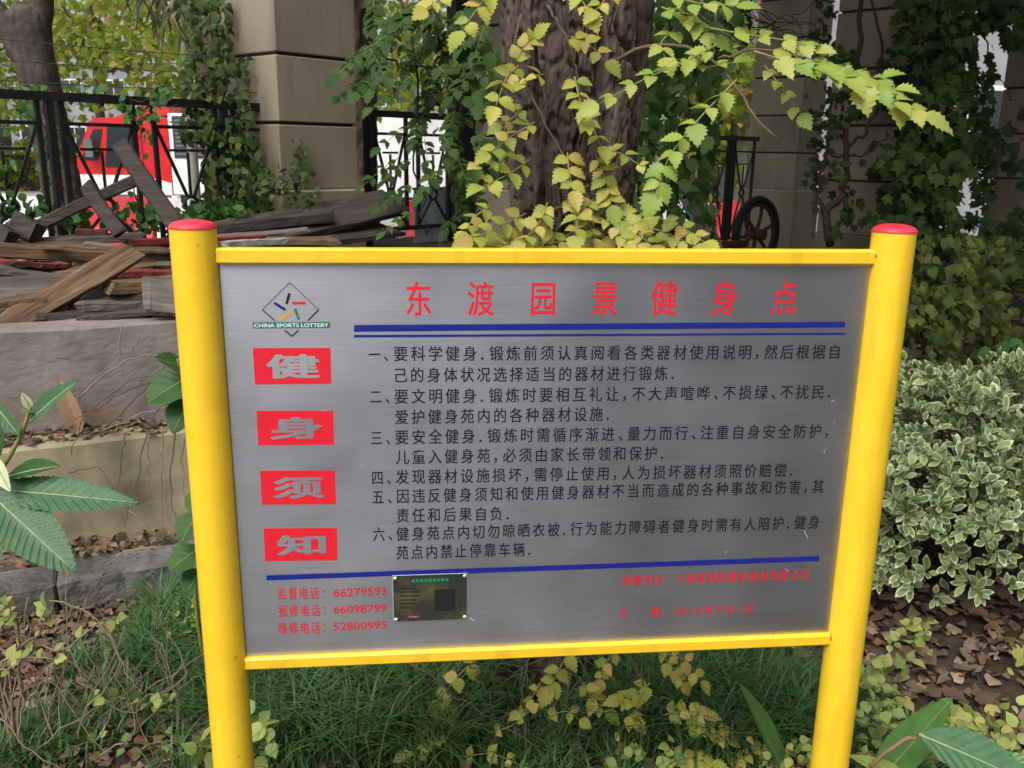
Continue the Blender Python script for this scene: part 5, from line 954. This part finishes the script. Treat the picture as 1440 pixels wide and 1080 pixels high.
# seedlings on the right
for lab, regs, cap in (('pale green seedlings around the base of the right post', [(1205, 925, 1290, 990, 1.95, 2.2, 60, .034, .3), (1195, 985, 1262, 1080, 1.8, 2.0, 110, .030, .3), (1265, 1000, 1330, 1080, 1.85, 2.0, 40, .032, .35)], 140), ('small yellow-green weeds among the brown leaf litter', [(1330, 990, 1445, 1078, 1.85, 2.05, 120, .034, .34), (1250, 870, 1310, 915, 2.4, 2.6, 50, .035, .3), (1380, 880, 1445, 960, 2.3, 2.6, 26, .04, .5)], 150), ('pale seedlings growing in the grass by the left post', [(235, 845, 300, 890, 2.35, 2.5, 40, .028, .3), (355, 985, 385, 1075, 1.8, 1.9, 18, .05, .2), (270, 1040, 310, 1080, 1.75, 1.8, 8, .06, .2), (130, 970, 250, 1075, 1.9, 2.0, 40, .028, .5)], 90), ('small pale weeds in the grass at the foot of the tree', [(1060, 1040, 1150, 1080, 1.8, 1.95, 80, .026, .3), (560, 1040, 620, 1080, 1.85, 1.9, 20, .03, .3), (850, 1040, 960, 1080, 1.85, 1.95, 40, .032, .3)], 120)):
    creeper('seedlings', lab, 'weeds', regs, OVR, 'l_weed' if 'pale green' in lab or 'left' in lab else 'l_privet', cap, nd=(0, -.45, .9), yd=(0, -.5, .2), spread=.6)
# ------------------------------------------------------------------ grass
def grass(n, xs, ys, hmin, hmax, tufts, w=.0030):
    tc_ = np.column_stack([rng.uniform(*xs, tufts), rng.uniform(*ys, tufts)]); k = rng.integers(0, tufts, n); b = tc_[k]+rng.normal(0, .035, (n, 2)); out = rng.normal(size=(n, 2))*.9+(b-tc_[k])*12; h = rng.uniform(hmin, hmax, n)*(.7+.5*rng.random(tufts))[k]
    z = gh(b[:, 0], b[:, 1]); seg = 6; V = np.zeros((n, seg*2-1, 3)); on = out/np.maximum(np.linalg.norm(out, axis=1, keepdims=True), 1e-6); reach = h*rng.uniform(.35, .95, n); pe = np.column_stack([-on[:, 1], on[:, 0]])
    for q in range(seg):
        u = q/(seg-1); cx = b+on*(reach*u**1.5)[:, None]; cz = z+h*(1.25*u-.62*u**2.6); ww = w*(1-u**2)
        if q < seg-1:
            for sgn, j in ((-1, 2*q), (1, 2*q+1)): V[:, j, :2] = cx+sgn*pe*ww; V[:, j, 2] = cz
        else: V[:, 2*q, :2] = cx; V[:, 2*q, 2] = cz
    T = []
    for q in range(seg-2): a = 2*q; T += [(a, a+1, a+3), (a, a+3, a+2)]
    a = 2*(seg-2); T.append((a, a+1, a+2)); T = np.array(T); m = V.shape[1]
    return V.reshape(-1, 3), (T[None]+(np.arange(n)*m)[:, None, None]).reshape(-1, 3), np.repeat((.5*rng.random(tufts)[k]+.5*rng.random(n)), m)
gv = [grass(8200, (-.75, -.12), (1.9, 2.75), .16, .30, 85), grass(7500, (.30, .78), (1.95, 2.9), .16, .30, 75), grass(1500, (-.12, .32), (1.8, 2.2), .05, .11, 26), grass(3000, (-1.15, -.75), (2.28, 2.7), .10, .2, 34), grass(1600, (.8, 1.0), (1.8, 2.3), .10, .18, 18), grass(1000, (-1.3, -.7), (1.9, 2.3), .08, .16, 16)]
o_ = 0; Vs, Ts, tis = [], [], []
for V, T, ti in gv: Vs.append(V); Ts.append(T+o_); tis.append(ti); o_ += len(V)
tag(part(None, 'mondo_grass', np.concatenate(Vs), np.concatenate(Ts), 'l_grass', tint=np.concatenate(tis)), 'tufts of long dark green grass below the notice board', 'grass', kind='stuff')
# ------------------------------------------------------------------ leaf litter
def lit(n, fx, tplset, smin, smax):
    Vs, Ts, ts, o = [], [], [], 0
    for tpl in tplset:
        k = n//len(tplset); P = fx(k); N = nrm(A3(0, 0, 1)+rng.normal(0, .38, (k, 3))); Y = nrm(rng.normal(size=(k, 3))*A3(1, 1, .15)); V, T, ti = scatter(tpl, P, Y, N, rng.uniform(smin, smax, k)); Vs.append(V); Ts.append(T+o); ts.append(ti); o += len(V)
    return np.concatenate(Vs), np.concatenate(Ts), np.concatenate(ts)
def gp_(x, y, lift=.02): return np.column_stack([x, y, gh(x, y)+.008+rng.random(len(x))*lift])
def ledge(k, x0, x1, y0, y1, z, h): return wl(np.column_stack([rng.uniform(x0, x1, k), rng.uniform(y0, y1, k), z+rng.random(k)*h]))
def litter_obj(nm, fx, n, a, b, **kw): V, T, ti = lit(n, fx, LIT, a, b); o = part(None, nm, V, T, 'l_litter', tint=ti, smooth=True); tag(o, kind='stuff'); return o
litter_obj('leaf_litter', lambda k: gp_(rng.uniform(.72, 3.6, k), 1.5+3.7*rng.random(k)**1.3), 6600, .022, .072)
litter_obj('dry_leaf_litter', lambda k: gp_(rng.uniform(-1.9, -.45, k), rng.uniform(1.6, 2.75, k)), 3000, .02, .05)
litter_obj('ledge_litter', lambda k: np.concatenate([ledge(k//2, -1.5, 1.5, .17, .33, .10, .05), ledge(k-k//2, -1.5, 1.6, .33, .46, .50, .035)]), 1500, .022, .05)
litter_obj('tree_foot_litter', lambda k: gp_(rng.uniform(-.7, .8, k), rng.uniform(1.6, 2.5, k)), 800, .02, .05)
litter_obj('slope_litter', lambda k: gp_(rng.uniform(1.2, 5, k), rng.uniform(4.5, 8, k)), 2500, .05, .1)
litter_obj('terrace_litter', lambda k: np.column_stack([rng.uniform(-3.2, -.5, k), rng.uniform(3.5, 5.4, k), np.full(k, .895)]) , 900, .04, .08)
# single fallen leaves that lie on top
lm_ = [mesh('fallen_leaf', t[0], t[1], 'l_litter', True) for t in LIT]
def fallen(n, xs, ys, label, group, s0=.045, s1=.085, zf=gh):
    for i in range(n):
        x, y = rng.uniform(*xs), rng.uniform(*ys); z = float(zf(x, y))+.034; s = rng.uniform(s0, s1); N = nrm(A3(0, 0, 1)+rng.normal(0, .3, 3)); X, Y, Z = frames((rng.normal(size=3)*A3(1, 1, .1))[None], N[None]); X, Y, Z = X[0]*s, Y[0]*s, Z[0]*s
        tag(link('fallen_leaf', lm_[i % len(lm_)], None, Matrix(((X[0], Y[0], Z[0], x), (X[1], Y[1], Z[1], y), (X[2], Y[2], Z[2], z), (0, 0, 0, 1)))), label, 'leaf', group)
fallen(110, (1.0, 2.4), (1.75, 2.9), 'large brown fallen leaf lying on the litter below the variegated bush', 'large fallen leaves below the bush')
fallen(45, (-1.4, -.5), (1.75, 2.4), 'dry brown fallen leaf among the stalks by the left post', 'fallen leaves by the left post', .04, .07)
